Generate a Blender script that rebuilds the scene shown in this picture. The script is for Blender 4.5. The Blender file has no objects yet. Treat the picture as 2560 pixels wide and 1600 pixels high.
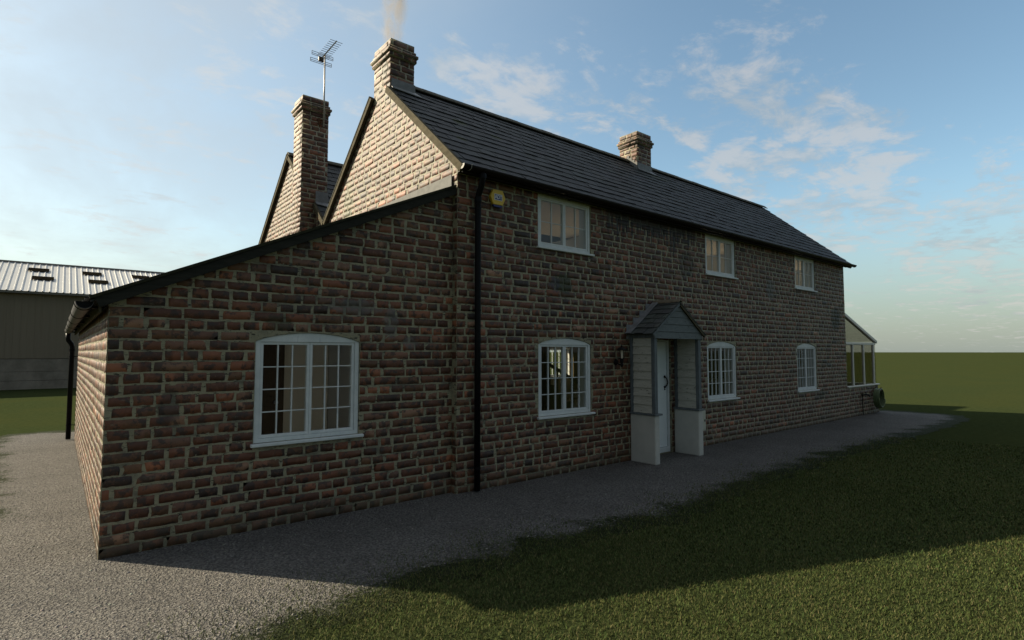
import bpy, math, random
import numpy as np
from mathutils import Vector as V
from mathutils.geometry import tessellate_polygon

random.seed(7); rng = np.random.default_rng(11)
SC = bpy.context.scene; COL = SC.collection
R = math.radians

# ------------------------------------------------------------------ camera
TH = R(3.3043); YAW = R(50.6546); CAMH = 1.75
FPX = 800/math.tan(R(30))
Fh = (math.cos(YAW), math.sin(YAW)); Rt = (math.sin(YAW), -math.cos(YAW))
cam = bpy.data.cameras.new('camera'); co = bpy.data.objects.new('camera', cam); COL.objects.link(co)
cam.sensor_width = 36; cam.lens = 36*FPX/2560; cam.clip_end = 8000; cam.clip_start = .05
co.location = (0, 0, CAMH); co.rotation_euler = (R(90)+TH, 0, YAW-R(90))
SC.camera = co

# ------------------------------------------------------------------ materials
def nt(mat): return mat.node_tree.nodes, mat.node_tree.links
class G:
    """small helper to wire shader nodes"""
    def __init__(s, tree): s.n = tree.nodes; s.l = tree.links
    def node(s, t, **k):
        n = s.n.new(t)
        for a, b in k.items(): setattr(n, a, b)
        return n
    def put(s, sock, v):
        if v is None: return
        if isinstance(v, bpy.types.NodeSocket): s.l.new(v, sock)
        else:
            if sock.type == 'RGBA' and not hasattr(v, '__len__'): v = (v, v, v, 1)
            if sock.type == 'RGBA' and len(v) == 3: v = (*v, 1)
            sock.default_value = v
    def math(s, op, a, b=None, c=None, clamp=False):
        n = s.node('ShaderNodeMath', operation=op, use_clamp=clamp)
        s.put(n.inputs[0], a); s.put(n.inputs[1], b); s.put(n.inputs[2], c); return n.outputs[0]
    def vmath(s, op, a, b=None):
        n = s.node('ShaderNodeVectorMath', operation=op)
        s.put(n.inputs[0], a); s.put(n.inputs[1], b)
        return n.outputs[1] if op in ('LENGTH', 'DOT_PRODUCT', 'DISTANCE') else n.outputs[0]
    def mix(s, f, a, b, mode='MIX'):
        n = s.node('ShaderNodeMix', data_type='RGBA', blend_type=mode)
        s.put(n.inputs[0], f); s.put(n.inputs[6], a); s.put(n.inputs[7], b); return n.outputs[2]
    def noise(s, vec, scale, detail=4, rough=.55, dist=0, col=False):
        n = s.node('ShaderNodeTexNoise'); s.put(n.inputs['Vector'], vec); s.put(n.inputs['Scale'], scale)
        n.inputs['Detail'].default_value = detail; n.inputs['Roughness'].default_value = rough; n.inputs['Distortion'].default_value = dist
        return n.outputs['Color' if col else 'Fac']
    def vor(s, vec, scale, feature='F1', out='Distance'):
        n = s.node('ShaderNodeTexVoronoi', feature=feature); s.put(n.inputs['Vector'], vec); s.put(n.inputs['Scale'], scale); return n.outputs[out]
    def ramp(s, f, a, b, c=0., d=1.):
        n = s.node('ShaderNodeMapRange', interpolation_type='SMOOTHSTEP'); s.put(n.inputs[0], f)
        for i, x in enumerate((a, b, c, d)): s.put(n.inputs[i+1], x)
        return n.outputs[0]
    def pos(s): return s.node('ShaderNodeNewGeometry').outputs['Position']
    def scaled(s, vec, xyz):
        return s.vmath('MULTIPLY', vec, xyz)
    def attr(s, name, out='Color'): return s.node('ShaderNodeAttribute', attribute_name=name).outputs[out]
    def bump(s, h, strength=.5, dist=.01):
        n = s.node('ShaderNodeBump'); s.put(n.inputs['Height'], h); n.inputs['Strength'].default_value = strength; n.inputs['Distance'].default_value = dist
        return n.outputs[0]

def mat(name):
    m = bpy.data.materials.new(name); m.use_nodes = True
    g = G(m.node_tree); b = g.n['Principled BSDF']
    return m, g, b
def setp(g, b, color=None, rough=None, spec=None, normal=None, metal=None):
    if color is not None: g.put(b.inputs['Base Color'], color)
    if rough is not None: g.put(b.inputs['Roughness'], rough)
    if spec is not None: g.put(b.inputs['Specular IOR Level'], spec)
    if normal is not None: g.put(b.inputs['Normal'], normal)
    if metal is not None: g.put(b.inputs['Metallic'], metal)

def blotch(g, p, center, radii, edge=.35, seed=0):
    """soft irregular stain of its own shape at a place on the building"""
    q = g.vmath('DIVIDE', g.vmath('SUBTRACT', p, center), radii)
    d = g.vmath('LENGTH', q)
    n = g.noise(g.vmath('ADD', p, (seed, seed*2, 0)), 13, 6, .7)
    d = g.math('ADD', d, g.math('MULTIPLY', g.math('SUBTRACT', n, .5), 1.6))
    return g.ramp(d, 1., 1.-edge)

def wall_stains(g, p, c, w=1.):
    big = g.noise(g.vmath('MULTIPLY', g.vmath('ADD', p, (4, 2, 8)), (1, 1, 1.7)), 1.25, 6, .7)
    c = g.mix(g.math('MULTIPLY', g.ramp(big, .55, .70), .62), c, g.mix(.5, c, (.022, .022, .015)))
    sx = g.node('ShaderNodeSeparateXYZ'); g.put(sx.inputs[0], p)
    z = sx.outputs[2]; x = sx.outputs[0]; y = sx.outputs[1]
    # tar runs under the eaves gutter
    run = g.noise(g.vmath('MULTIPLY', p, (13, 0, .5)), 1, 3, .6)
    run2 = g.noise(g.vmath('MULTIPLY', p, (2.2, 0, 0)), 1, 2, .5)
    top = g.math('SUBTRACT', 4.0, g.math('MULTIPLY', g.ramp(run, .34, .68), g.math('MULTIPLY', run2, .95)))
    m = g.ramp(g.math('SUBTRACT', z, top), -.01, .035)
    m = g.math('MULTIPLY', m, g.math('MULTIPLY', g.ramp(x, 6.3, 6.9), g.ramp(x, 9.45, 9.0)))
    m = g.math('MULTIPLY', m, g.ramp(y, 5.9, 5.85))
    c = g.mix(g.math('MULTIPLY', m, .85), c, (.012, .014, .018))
    for (ctr, rad, col, a) in [((5.72, 5.78, 2.76), (.2, .3, .17), (.022, .035, .012), .8), ((5.55, 5.78, 2.74), (.12, .3, .13), (.03, .03, .045), .7),
                               ((15.6, 5.78, 2.6), (.35, .3, .35), (.015, .02, .01), .8), ((1.75, 5.88, 2.05), (.16, .3, .1), (.02, .03, .012), .5), ((12.1, 5.78, 3.15), (.22, .3, .3), (.09, .09, .085), .7),
                               ((.8, 5.88, 1.25), (.1, .3, .2), (.02, .02, .022), .6), ((8.9, 5.78, 3.35), (.28, .3, .3), (.016, .018, .012), .6), ((14.6, 5.78, .7), (.2, .3, .12), (.02, .03, .012), .6),
                               ((3.85, 9.2, 4.35), (.3, .22, .42), (.075, .085, .03), .65), ((3.85, 7.88, 6.2), (.3, .12, .2), (.06, .065, .05), .7)]:
        c = g.mix(g.math('MULTIPLY', blotch(g, p, ctr, rad, seed=ctr[0]), a), c, col)
    # grey cement smears on the lean-to wall
    for ctr, rad in [((2.55, 5.88, 2.25), (.35, .3, .1)), ((3.0, 5.88, 2.1), (.1, .3, .2)), ((3.25, 5.88, 1.85), (.12, .3, .09))]:
        c = g.mix(g.math('MULTIPLY', blotch(g, p, ctr, rad, .3, ctr[0]), .6), c, (.12, .115, .11))
    # darker and browner towards the foot of the wall
    n = g.noise(p, 6, 4)
    f = g.ramp(g.math('ADD', z, g.math('MULTIPLY', n, .25)), .42, .12)
    return g.mix(g.math('MULTIPLY', f, .5), c, (.05, .042, .02))

def make_brick():
    m, g, b = mat('old_brick'); p = g.pos(); c = g.attr('brick_col')
    n1 = g.noise(p, 22, 6, .7); n2 = g.noise(p, 70, 5, .75); n3 = g.noise(g.vmath('ADD', p, (9, 3, 5)), 9, 5, .65)
    c = g.mix(g.math('MULTIPLY', g.ramp(n1, .54, .61), .65), c, g.mix(.6, c, (.20, .088, .048)))            # flaked orange faces
    c = g.mix(g.math('MULTIPLY', g.ramp(n3, .50, .58), .8), c, (.030, .021, .018))   # sooty patches
    c = g.mix(g.math('MULTIPLY', g.ramp(n2, .65, .74), .4), c, (.20, .165, .12))      # lime bloom
    n4 = g.noise(g.vmath('MULTIPLY', g.vmath('ADD', p, (1, 7, 2)), (1, 1, 2.6)), 2.6, 6, .68)
    c = g.mix(g.math('MULTIPLY', g.ramp(n4, .56, .68), .4), c, g.mix(.5, c, (.085, .078, .055)))
    n5 = g.noise(g.vmath('MULTIPLY', p, (1, 1, 1.8)), 6.5, 6, .72); c = g.mix(g.math('MULTIPLY', g.ramp(n5, .58, .72), .45), c, (.20, .185, .135))
    edge = g.attr('edge_wear', 'Fac')
    e = g.math('MULTIPLY', edge, g.ramp(g.noise(p, 30, 4, .7), .36, .6))
    c = g.mix(g.math('MULTIPLY', e, .8), c, (.17, .155, .12))
    c = wall_stains(g, p, c)
    h = g.math('ADD', g.math('MULTIPLY', n2, .7), g.math('MULTIPLY', n1, .22))
    setp(g, b, c, .62, .5, g.bump(h, .40, .008)); return m
def make_mortar():
    m, g, b = mat('lime_mortar'); p = g.pos()
    n = g.noise(p, 40, 6, .7); n2 = g.noise(p, 5, 4, .6); n3 = g.noise(p, 120, 3, .6)
    c = g.mix(n, (.205, .190, .125), (.36, .33, .215)); c = g.mix(g.math('MULTIPLY', g.ramp(n2, .50, .68), .55), c, (.12, .12, .095)); n6 = g.noise(g.vmath('MULTIPLY', g.vmath('ADD', p, (1, 7, 2)), (1, 1, 2.6)), 2.6, 6, .68); c = g.mix(g.math('MULTIPLY', g.ramp(n6, .50, .66), .7), c, (.085, .08, .062))
    c = g.mix(g.ramp(g.noise(g.vmath('MULTIPLY', p, (1, 1, 4)), 9, 5, .72), .55, .62), c, (.022, .018, .012))   # washed-out gaps
    c = wall_stains(g, p, c)
    setp(g, b, c, .6, .5, g.bump(g.math('ADD', n, g.math('MULTIPLY', n3, .5)), .7, .012)); return m
def simple(name, c1, c2, scale=12, rough=.7, spec=.4, bump=.2, stretch=(1, 1, 1), dist=.004, metal=0):
    m, g, b = mat(name); p = g.vmath('MULTIPLY', g.pos(), stretch)
    n = g.noise(p, scale, 6, .65)
    setp(g, b, g.mix(g.ramp(n, .3, .7), c1, c2), rough, spec, g.bump(n, bump, dist) if bump else None, metal); return m
M = {}
M['brick'] = make_brick(); M['mortar'] = make_mortar()
M['plaster'] = simple('interior_plaster', (.70, .69, .66), (.74, .73, .70), 3, .9, .2, 0)
M['ceiling'] = simple('ceiling_paint', (.80, .68, .53), (.83, .71, .56), 3, .9, .2, 0)
M['floorboard'] = simple('oak_floor', (.10, .07, .045), (.16, .11, .07), 6, .5, .4, .1, (1, 12, 1))
M['render'] = simple('painted_render', (.44, .435, .40), (.52, .51, .465), 2.5, .75, .3, .15, (1, 1, 1), .006)
M['lead'] = simple('lead_sheet', (.14, .145, .155), (.22, .225, .235), 9, .55, .5, .1)
M['leadpale'] = simple('pale_flashing', (.17, .17, .165), (.22, .22, .21), 12, .8, .15, .1)
M['verge'] = simple('weathered_verge_board', (.050, .043, .025), (.095, .082, .052), 16, .85, .1, .3, (1, .4, 1))
M['barge'] = simple('dark_barge_board', (.017, .018, .015), (.030, .030, .025), 14, .85, .15, .25, (.3, 1, 3))
M['moss_edge'] = simple('mossy_roof_edge', (.014, .015, .008), (.03, .03, .014), 25, .9, .3, .5)
M['pipe'] = simple('black_plastic', (.004, .004, .005), (.007, .007, .009), 20, .45, .12, 0)
M['gutter'] = simple('brown_black_gutter', (.008, .005, .004), (.013, .008, .006), 20, .5, .15, 0)
M['gutter_grey'] = simple('grey_gutter', (.05, .05, .056), (.08, .08, .088), 4, .6, .4, .1, (4, 60, 4))
M['clip_and_lit_cap'] = simple('pale_joint_and_lit_cap', (.30, .29, .27), (.38, .37, .34), 20, .6, .4, 0)
M['iron'] = simple('black_iron', (.003, .003, .003), (.007, .007, .008), 40, .5, .2, .1)
M['lamp_glass'] = simple('frosted_lamp_tube', (.60, .52, .40), (.70, .62, .5), 20, .4, .5, 0)
M['door_paint'] = simple('pale_blue_door_paint', (.74, .80, .82), (.78, .83, .85), 4, .45, .5, .05)
M['darkdoor'] = simple('dark_wood_door', (.020, .010, .006), (.045, .022, .012), 8, .5, .4, .15, (9, 9, .7))
M['stair_wood'] = simple('dark_stair_wood', (.03, .018, .010), (.055, .034, .02), 10, .5, .4, .1, (5, 5, 1))
M['knob'] = simple('steel_knob', (.35, .35, .38), (.42, .42, .45), 10, .35, .5, 0)
M['yellow'] = simple('yellow_plastic', (.62, .40, .03), (.66, .43, .04), 8, .45, .5, 0)
M['blue'] = simple('navy_plastic', (.016, .022, .13), (.02, .028, .16), 8, .45, .5, 0)
M['white_plastic'] = simple('white_plastic', (.62, .63, .66), (.68, .69, .72), 8, .5, .5, 0)
M['meter'] = simple('cream_plastic', (.42, .42, .34), (.48, .48, .40), 8, .5, .5, 0)
M['alu'] = simple('dull_aluminium', (.30, .28, .25), (.42, .40, .37), 30, .42, .5, 0, metal=.5)
M['wire'] = simple('dark_aerial_rod', (.03, .03, .032), (.05, .05, .052), 30, .5, .5, 0)
M['hose'] = simple('green_hose', (.075, .110, .045), (.10, .14, .06), 30, .45, .5, 0)
M['rust'] = simple('rusty_bracket', (.09, .045, .025), (.14, .07, .04), 30, .8, .3, .2)
M['curtain'] = simple('brown_curtain', (.20, .15, .09), (.34, .27, .17), 1.2, .9, .2, .1, (14, 14, .2))
M['counter'] = simple('pale_worktop', (.5, .47, .42), (.56, .53, .48), 9, .5, .4, 0)
M['dryleaf'] = simple('dried_leaves', (.16, .085, .02), (.28, .16, .05), 40, .8, .3, .2)
M['leaf_red'] = simple('dark_dried_bunch', (.06, .03, .02), (.12, .06, .04), 40, .8, .3, .2)
M['purlin'] = simple('galvanised_rail', (.3, .3, .3), (.4, .4, .4), 10, .6, .5, 0)

def make_white():
    m, g, b = mat('white_window_paint'); p = g.pos()
    n = g.noise(p, 7, 6, .7); n2 = g.noise(g.vmath('MULTIPLY', p, (30, 30, 3)), 1, 4, .6)
    c = g.mix(g.ramp(n, .35, .7), (.56, .60, .615), (.66, .69, .70))
    c = g.mix(g.math('MULTIPLY', g.ramp(n2, .62, .75), .45), c, (.26, .28, .30))
    setp(g, b, c, .5, .4, g.bump(n, .1, .003)); return m
M['white'] = make_white()
M['upvc'] = simple('white_conservatory_paint', (.62, .61, .57), (.70, .69, .65), 9, .45, .4, 0)
def make_boards(name, c1, c2, grime):
    m, g, b = mat(name); p = g.pos()
    grain = g.noise(g.vmath('MULTIPLY', p, (7, 7, 60)), 1, 6, .7)
    c = g.mix(g.ramp(grain, .35, .65), c1, c2)
    pe = g.noise(g.vmath('MULTIPLY', p, (10, 10, 45)), 1, 6, .75); big = g.noise(p, 4, 3, .5)
    f = g.ramp(g.math('ADD', pe, g.math('MULTIPLY', big, .25)), .72, .77)
    c = g.mix(f, c, grime)
    setp(g, b, c, .75, .3, g.bump(g.math('SUBTRACT', grain, f), .4, .006)); return m
M['boards'] = make_boards('peeling_white_boards', (.41, .395, .345), (.52, .505, .445), (.10, .092, .078))
M['bluegrey_boards'] = make_boards('blue_grey_boards', (.115, .132, .138), (.155, .175, .18), (.05, .055, .055))
M['post'] = simple('blue_grey_post', (.085, .10, .11), (.15, .17, .18), 9, .7, .3, .25, (6, 6, .7))
M['ridge'] = simple('ridge_tile', (.045, .042, .03), (.085, .078, .055), 18, .8, .3, .3)
M['porch_ridge'] = simple('porch_ridge_tile', (.12, .10, .07), (.20, .165, .12), 18, .8, .3, .3)

def make_slate():
    m, g, b = mat('dark_slate'); p = g.pos(); c = g.attr('slate_col')
    n = g.noise(g.vmath('MULTIPLY', p, (8, 8, 8)), 3, 6, .7); n2 = g.noise(p, 1.3, 4, .6)
    c = g.mix(g.math('MULTIPLY', g.ramp(n, .45, .75), .5), c, (.05, .052, .052))
    c = g.mix(g.math('MULTIPLY', g.ramp(n2, .52, .75), .35), c, (.028, .028, .020))
    for ctr, rad in [((4.75, 7.1, 5.33), (.17, .12, .12)), ((5.35, 6.95, 5.2), (.14, .12, .1)), ((4.35, 6.45, 4.78), (.1, .1, .09)), ((10.55, 7.55, 5.72), (.4, .1, .1)), ((4.55, 5.75, 4.2), (.05, .06, .06))]:
        c = g.mix(g.math('MULTIPLY', blotch(g, p, ctr, rad, .4, ctr[0]), .75), c, (.032, .042, .010))
    setp(g, b, c, .72, .22, g.bump(n, .35, .006)); return m
M['slate'] = make_slate()

def glass(name, tint, refl=1.):
    m = bpy.data.materials.new(name); m.use_nodes = True; g = G(m.node_tree)
    g.n.remove(g.n['Principled BSDF']); out = g.n['Material Output']
    t = g.node('ShaderNodeBsdfTransparent'); t.inputs[0].default_value = (*tint, 1)
    s = g.node('ShaderNodeBsdfGlossy'); s.inputs['Roughness'].default_value = .02
    fr = g.node('ShaderNodeFresnel'); fr.inputs[0].default_value = 1.45
    mx = g.node('ShaderNodeMixShader'); g.put(mx.inputs[0], g.math('MULTIPLY', fr.outputs[0], refl, clamp=True))
    g.put(mx.inputs[1], t.outputs[0]); g.put(mx.inputs[2], s.outputs[0]); g.put(out.inputs[0], mx.outputs[0]); return m
M['glass'] = glass('window_glass', (.93, .94, .93), .07)
M['cons_glass'] = glass('tinted_conservatory_glass', (.72, .715, .68), .1)

def make_lawn():
    m, g, b = mat('lawn_grass'); p = g.pos()
    n = g.noise(p, .35, 5, .6); n2 = g.noise(p, 9, 5, .7); n3 = g.noise(p, 60, 4, .7); n4 = g.noise(p, .02, 4, .6)
    c = g.mix(g.ramp(n2, .3, .7), (.027, .036, .014), (.046, .057, .024))
    c = g.mix(g.math('MULTIPLY', g.ramp(n, .4, .7), .5), c, (.048, .052, .018))
    c = g.mix(g.math('MULTIPLY', g.ramp(n4, .4, .65), .3), c, (.040, .047, .016))
    c = g.mix(g.math('MULTIPLY', g.ramp(n3, .35, .65), .5), c, (.022, .032, .011))
    setp(g, b, c, 1., 0., g.bump(g.math('ADD', g.math('MULTIPLY', n3, .6), n2), .6, .03)); return m
M['lawn'] = make_lawn()
def make_blade():
    m, g, b = mat('grass_blades'); c = g.attr('blade_col')
    nn = g.vmath('NORMALIZE', g.vmath('ADD', g.vmath('MULTIPLY', g.node('ShaderNodeNewGeometry').outputs['Normal'], (.35, .35, .35)), (0, 0, .8)))
    setp(g, b, c, .8, .08, nn)
    t = g.node('ShaderNodeBsdfTranslucent'); g.put(t.inputs[0], g.mix(1., c, (1.1, 1.15, .7), 'MULTIPLY')); g.put(t.inputs['Normal'], nn)
    mx = g.node('ShaderNodeMixShader'); mx.inputs[0].default_value = .35; g.put(mx.inputs[1], b.outputs[0]); g.put(mx.inputs[2], t.outputs[0]); g.put(g.n['Material Output'].inputs[0], mx.outputs[0]); return m
M['blade'] = make_blade()
def lawn_color(g, p):
    n = g.noise(p, .35, 5, .6); n2 = g.noise(p, 9, 5, .7); n3 = g.noise(p, 60, 4, .7); n4 = g.noise(p, .02, 4, .6)
    c = g.mix(g.ramp(n2, .3, .7), (.027, .036, .014), (.046, .057, .024))
    c = g.mix(g.math('MULTIPLY', g.ramp(n, .4, .7), .5), c, (.048, .052, .018))
    c = g.mix(g.math('MULTIPLY', g.ramp(n4, .4, .65), .3), c, (.040, .047, .016))
    return g.mix(g.math('MULTIPLY', g.ramp(n3, .35, .65), .5), c, (.022, .032, .011))
def make_gravel():
    m, g, b = mat('crushed_gravel'); p = g.pos()
    w = g.vmath('ADD', p, g.vmath('MULTIPLY', g.noise(p, 40, 3, .6, 0, True), (.02, .02, 0)))
    v = g.vor(w, 75); vc = g.vor(w, 75, 'F1', 'Color'); v2 = g.vor(w, 44); n = g.noise(p, 1.2, 5, .65); n2 = g.noise(p, 55, 5, .75); n3 = g.noise(p, 14, 4, .6)
    sep = g.node('ShaderNodeSeparateColor'); g.put(sep.inputs[0], vc)
    c = g.mix(n2, (.16, .154, .148), (.31, .295, .272))
    c = g.mix(g.math('MULTIPLY', sep.outputs[0], .35), c, (.26, .245, .225))
    c = g.mix(g.math('MULTIPLY', g.ramp(sep.outputs[1], .93, .96), .6), c, (.42, .41, .39))
    c = g.mix(g.math('MULTIPLY', g.ramp(n, .35, .7), .28), c, (.085, .078, .07))
    pit = g.ramp(v2, .46, .66); c = g.mix(g.math('MULTIPLY', pit, .55), c, (.055, .055, .06))
    h = g.math('SUBTRACT', g.math('ADD', g.math('MULTIPLY', n2, .8), g.math('MULTIPLY', g.math('SUBTRACT', .6, v), 1.)), g.math('MULTIPLY', pit, 1.3))
    h = g.math('ADD', h, g.math('MULTIPLY', n3, .6))
    rim = g.attr('rim', 'Fac'); rn = g.math('ADD', g.math('MULTIPLY', g.math('SUBTRACT', g.noise(p, 26, 5, .75), .5), .75), g.math('MULTIPLY', g.math('SUBTRACT', g.noise(p, 3, 3, .6), .5), .5))
    c = g.mix(g.ramp(g.math('ADD', rim, rn), .16, -.10), c, lawn_color(g, p))
    setp(g, b, c, .9, .1, g.bump(h, 1., .03)); return m
M['gravel'] = make_gravel()
def make_stone():
    m, g, b = mat('loose_stones'); c = g.attr('stone_col'); setp(g, b, c, .75, .35); return m
M['stone'] = make_stone()
def make_barn(kind):
    m, g, b = mat('barn_'+kind); p = g.pos()
    if kind == 'roof':
        n = g.noise(p, 2.5, 5, .6); c = g.mix(n, (.40, .40, .39), (.56, .56, .545)); setp(g, b, c, .45, .5)
    elif kind == 'cladding':
        n = g.noise(g.vmath('MULTIPLY', p, (6, 1, .25)), 1, 6, .7); n2 = g.noise(g.vmath('MULTIPLY', p, (30, 1, .5)), 1, 4, .6)
        c = g.mix(n, (.16, .135, .098), (.235, .20, .148)); c = g.mix(g.math('MULTIPLY', g.ramp(n2, .6, .75), .4), c, (.12, .10, .06)); setp(g, b, c, .8, .3)
    else:
        n = g.noise(g.vmath('MULTIPLY', p, (1, 1, .7)), 1.3, 6, .7); n2 = g.noise(p, 9, 5, .7)
        c = g.mix(g.ramp(n, .3, .7), (.17, .15, .12), (.285, .255, .21)); c = g.mix(g.math('MULTIPLY', n2, .3), c, (.08, .075, .065)); setp(g, b, c, .85, .3, g.bump(n2, .2, .01))
    return m
for k in ('roof', 'cladding', 'concrete'): M['barn_'+k] = make_barn(k)
M['rooflight'] = simple('grimy_rooflight', (.009, .008, .006), (.016, .014, .010), 4, .9, 0., 0)
M['barn_trim'] = simple('barn_trim', (.16, .15, .135), (.22, .21, .19), 4, .6, .4, 0)

# ------------------------------------------------------------------ mesh helpers
def link(o, parent=None):
    COL.objects.link(o)
    if parent: o.parent = parent
    return o
def tag(o, label, cat=None, group=None, kind=None):
    if label: o['label'] = label
    if cat: o['category'] = cat
    if group: o['group'] = group
    if kind: o['kind'] = kind
    return o
def empty(name, label, cat):
    o = bpy.data.objects.new(name, None); o.empty_display_size = .3; link(o); return tag(o, label, cat)

class MB:
    def __init__(s): s.v = []; s.f = []; s.mi = []
    def add(s, vs, fs, mi=0):
        k = len(s.v); s.v += [tuple(a) for a in vs]; s.f += [tuple(i+k for i in f) for f in fs]; s.mi += [mi]*len(fs); return s
    def box(s, x0, x1, y0, y1, z0, z1, mi=0):
        return s.add([(x, y, z) for z in (z0, z1) for y in (y0, y1) for x in (x0, x1)],
                     [(0, 2, 3, 1), (4, 5, 7, 6), (0, 1, 5, 4), (2, 6, 7, 3), (0, 4, 6, 2), (1, 3, 7, 5)], mi)
    def fbox(s, fr, u0, u1, v0, v1, n0, n1, mi=0):
        P = fr
        return s.add([P(u, v, n) for v in (v0, v1) for n in (n0, n1) for u in (u0, u1)],
                     [(0, 2, 3, 1), (4, 5, 7, 6), (0, 1, 5, 4), (2, 6, 7, 3), (0, 4, 6, 2), (1, 3, 7, 5)], mi)
    def prism(s, fr, outer, n0, n1, holes=(), mi=0):
        polys = [outer]+list(holes); flat = [p for q in polys for p in q]
        tris = tessellate_polygon([[V((a, b, 0)) for a, b in q] for q in polys])
        N = len(flat); vs = [fr(a, b, n1) for a, b in flat]+[fr(a, b, n0) for a, b in flat]
        fs = []
        for t in tris:
            (ax, ay), (bx, by), (cx, cy) = [flat[i] for i in t]
            if (bx-ax)*(cy-ay)-(by-ay)*(cx-ax) < 0: t = t[::-1]
            fs.append(tuple(t)); fs.append(tuple(i+N for i in t[::-1]))
        k = 0
        for j, q in enumerate(polys):
            area = sum(q[i][0]*q[(i+1) % len(q)][1]-q[(i+1) % len(q)][0]*q[i][1] for i in range(len(q)))
            ccw = (area > 0) == (j == 0)
            for i in range(len(q)):
                a, b = k+i, k+(i+1) % len(q)
                fs.append((a, a+N, b+N, b) if ccw else (a, b, b+N, a+N))
            k += len(q)
        return s.add(vs, fs, mi)
    def tube(s, pts, r, seg=10, mi=0, cap=True):
        pts = [V(p) for p in pts]; rs = r if hasattr(r, '__len__') else [r]*len(pts)
        vs = []; prev = None
        for i, p in enumerate(pts):
            t = (pts[min(i+1, len(pts)-1)]-pts[max(i-1, 0)]).normalized()
            if prev is None:
                a = t.cross(V((0, 0, 1)))
                if a.length < 1e-3: a = t.cross(V((0, 1, 0)))
            else: a = prev-t*prev.dot(t)
            a.normalize(); b = t.cross(a); prev = a
            vs += [p+(a*math.cos(2*math.pi*k/seg)+b*math.sin(2*math.pi*k/seg))*rs[i] for k in range(seg)]
        fs = [(i*seg+k, i*seg+(k+1) % seg, (i+1)*seg+(k+1) % seg, (i+1)*seg+k) for i in range(len(pts)-1) for k in range(seg)]
        if cap: fs += [tuple(range(seg))[::-1], tuple((len(pts)-1)*seg+k for k in range(seg))]
        return s.add(vs, fs, mi)
    def lathe(s, c, prof, seg=14, mi=0):
        c = V(c); vs = [c+V((r*math.cos(2*math.pi*k/seg), r*math.sin(2*math.pi*k/seg), z)) for r, z in prof for k in range(seg)]
        fs = [(i*seg+k, i*seg+(k+1) % seg, (i+1)*seg+(k+1) % seg, (i+1)*seg+k) for i in range(len(prof)-1) for k in range(seg)]
        return s.add(vs, fs, mi)
    def build(s, name, m, parent=None, smooth=False, bevel=0):
        me = bpy.data.meshes.new(name); me.from_pydata(s.v, [], s.f); me.validate()
        for mm in (m if isinstance(m, (list, tuple)) else [m]): me.materials.append(mm)
        if len(me.materials) > 1 and len(me.polygons) == len(s.mi): me.polygons.foreach_set('material_index', s.mi)
        if smooth: me.polygons.foreach_set('use_smooth', [True]*len(me.polygons))
        me.update(); o = bpy.data.objects.new(name, me); link(o, parent)
        if bevel:
            b = o.modifiers.new('edge', 'BEVEL'); b.width = bevel; b.segments = 2; b.limit_method = 'ANGLE'; b.angle_limit = R(40)
        return o
def frame(O, U, W=(0, 0, 1), N=None):
    O, U, W, N = V(O), V(U), V(W), V(N)
    return lambda u, v, n=0.: O+U*u+W*v+N*n
FRONT = lambda y: frame((0, y, 0), (1, 0, 0), (0, 0, 1), (0, -1, 0))
BACK = lambda y: frame((0, y, 0), (-1, 0, 0), (0, 0, 1), (0, 1, 0))
LEFT = lambda x: frame((x, 0, 0), (0, -1, 0), (0, 0, 1), (-1, 0, 0))      # u = -y
RIGHT = lambda x: frame((x, 0, 0), (0, 1, 0), (0, 0, 1), (1, 0, 0))
def npmesh(name, verts, faces, mats, attrs=(), parent=None, smooth=False, mi=None):
    """verts (N,3); faces (F,k) all of one size"""
    me = bpy.data.meshes.new(name); F, k = faces.shape
    me.vertices.add(len(verts)); me.vertices.foreach_set('co', verts.astype(np.float32).ravel())
    me.loops.add(F*k); me.loops.foreach_set('vertex_index', faces.astype(np.int32).ravel())
    me.polygons.add(F); me.polygons.foreach_set('loop_start', np.arange(0, F*k, k, dtype=np.int32))
    me.polygons.foreach_set('loop_total', np.full(F, k, dtype=np.int32))
    for mm in mats: me.materials.append(mm)
    if mi is not None: me.polygons.foreach_set('material_index', mi.astype(np.int32))
    if smooth: me.polygons.foreach_set('use_smooth', np.ones(F, dtype=bool))
    me.update(calc_edges=True)
    for an, typ, data in attrs:
        a = me.attributes.new(an, typ, 'POINT')
        a.data.foreach_set('color' if typ == 'FLOAT_COLOR' else 'value', data.astype(np.float32).ravel())
    o = bpy.data.objects.new(name, me); return link(o, parent)

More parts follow.
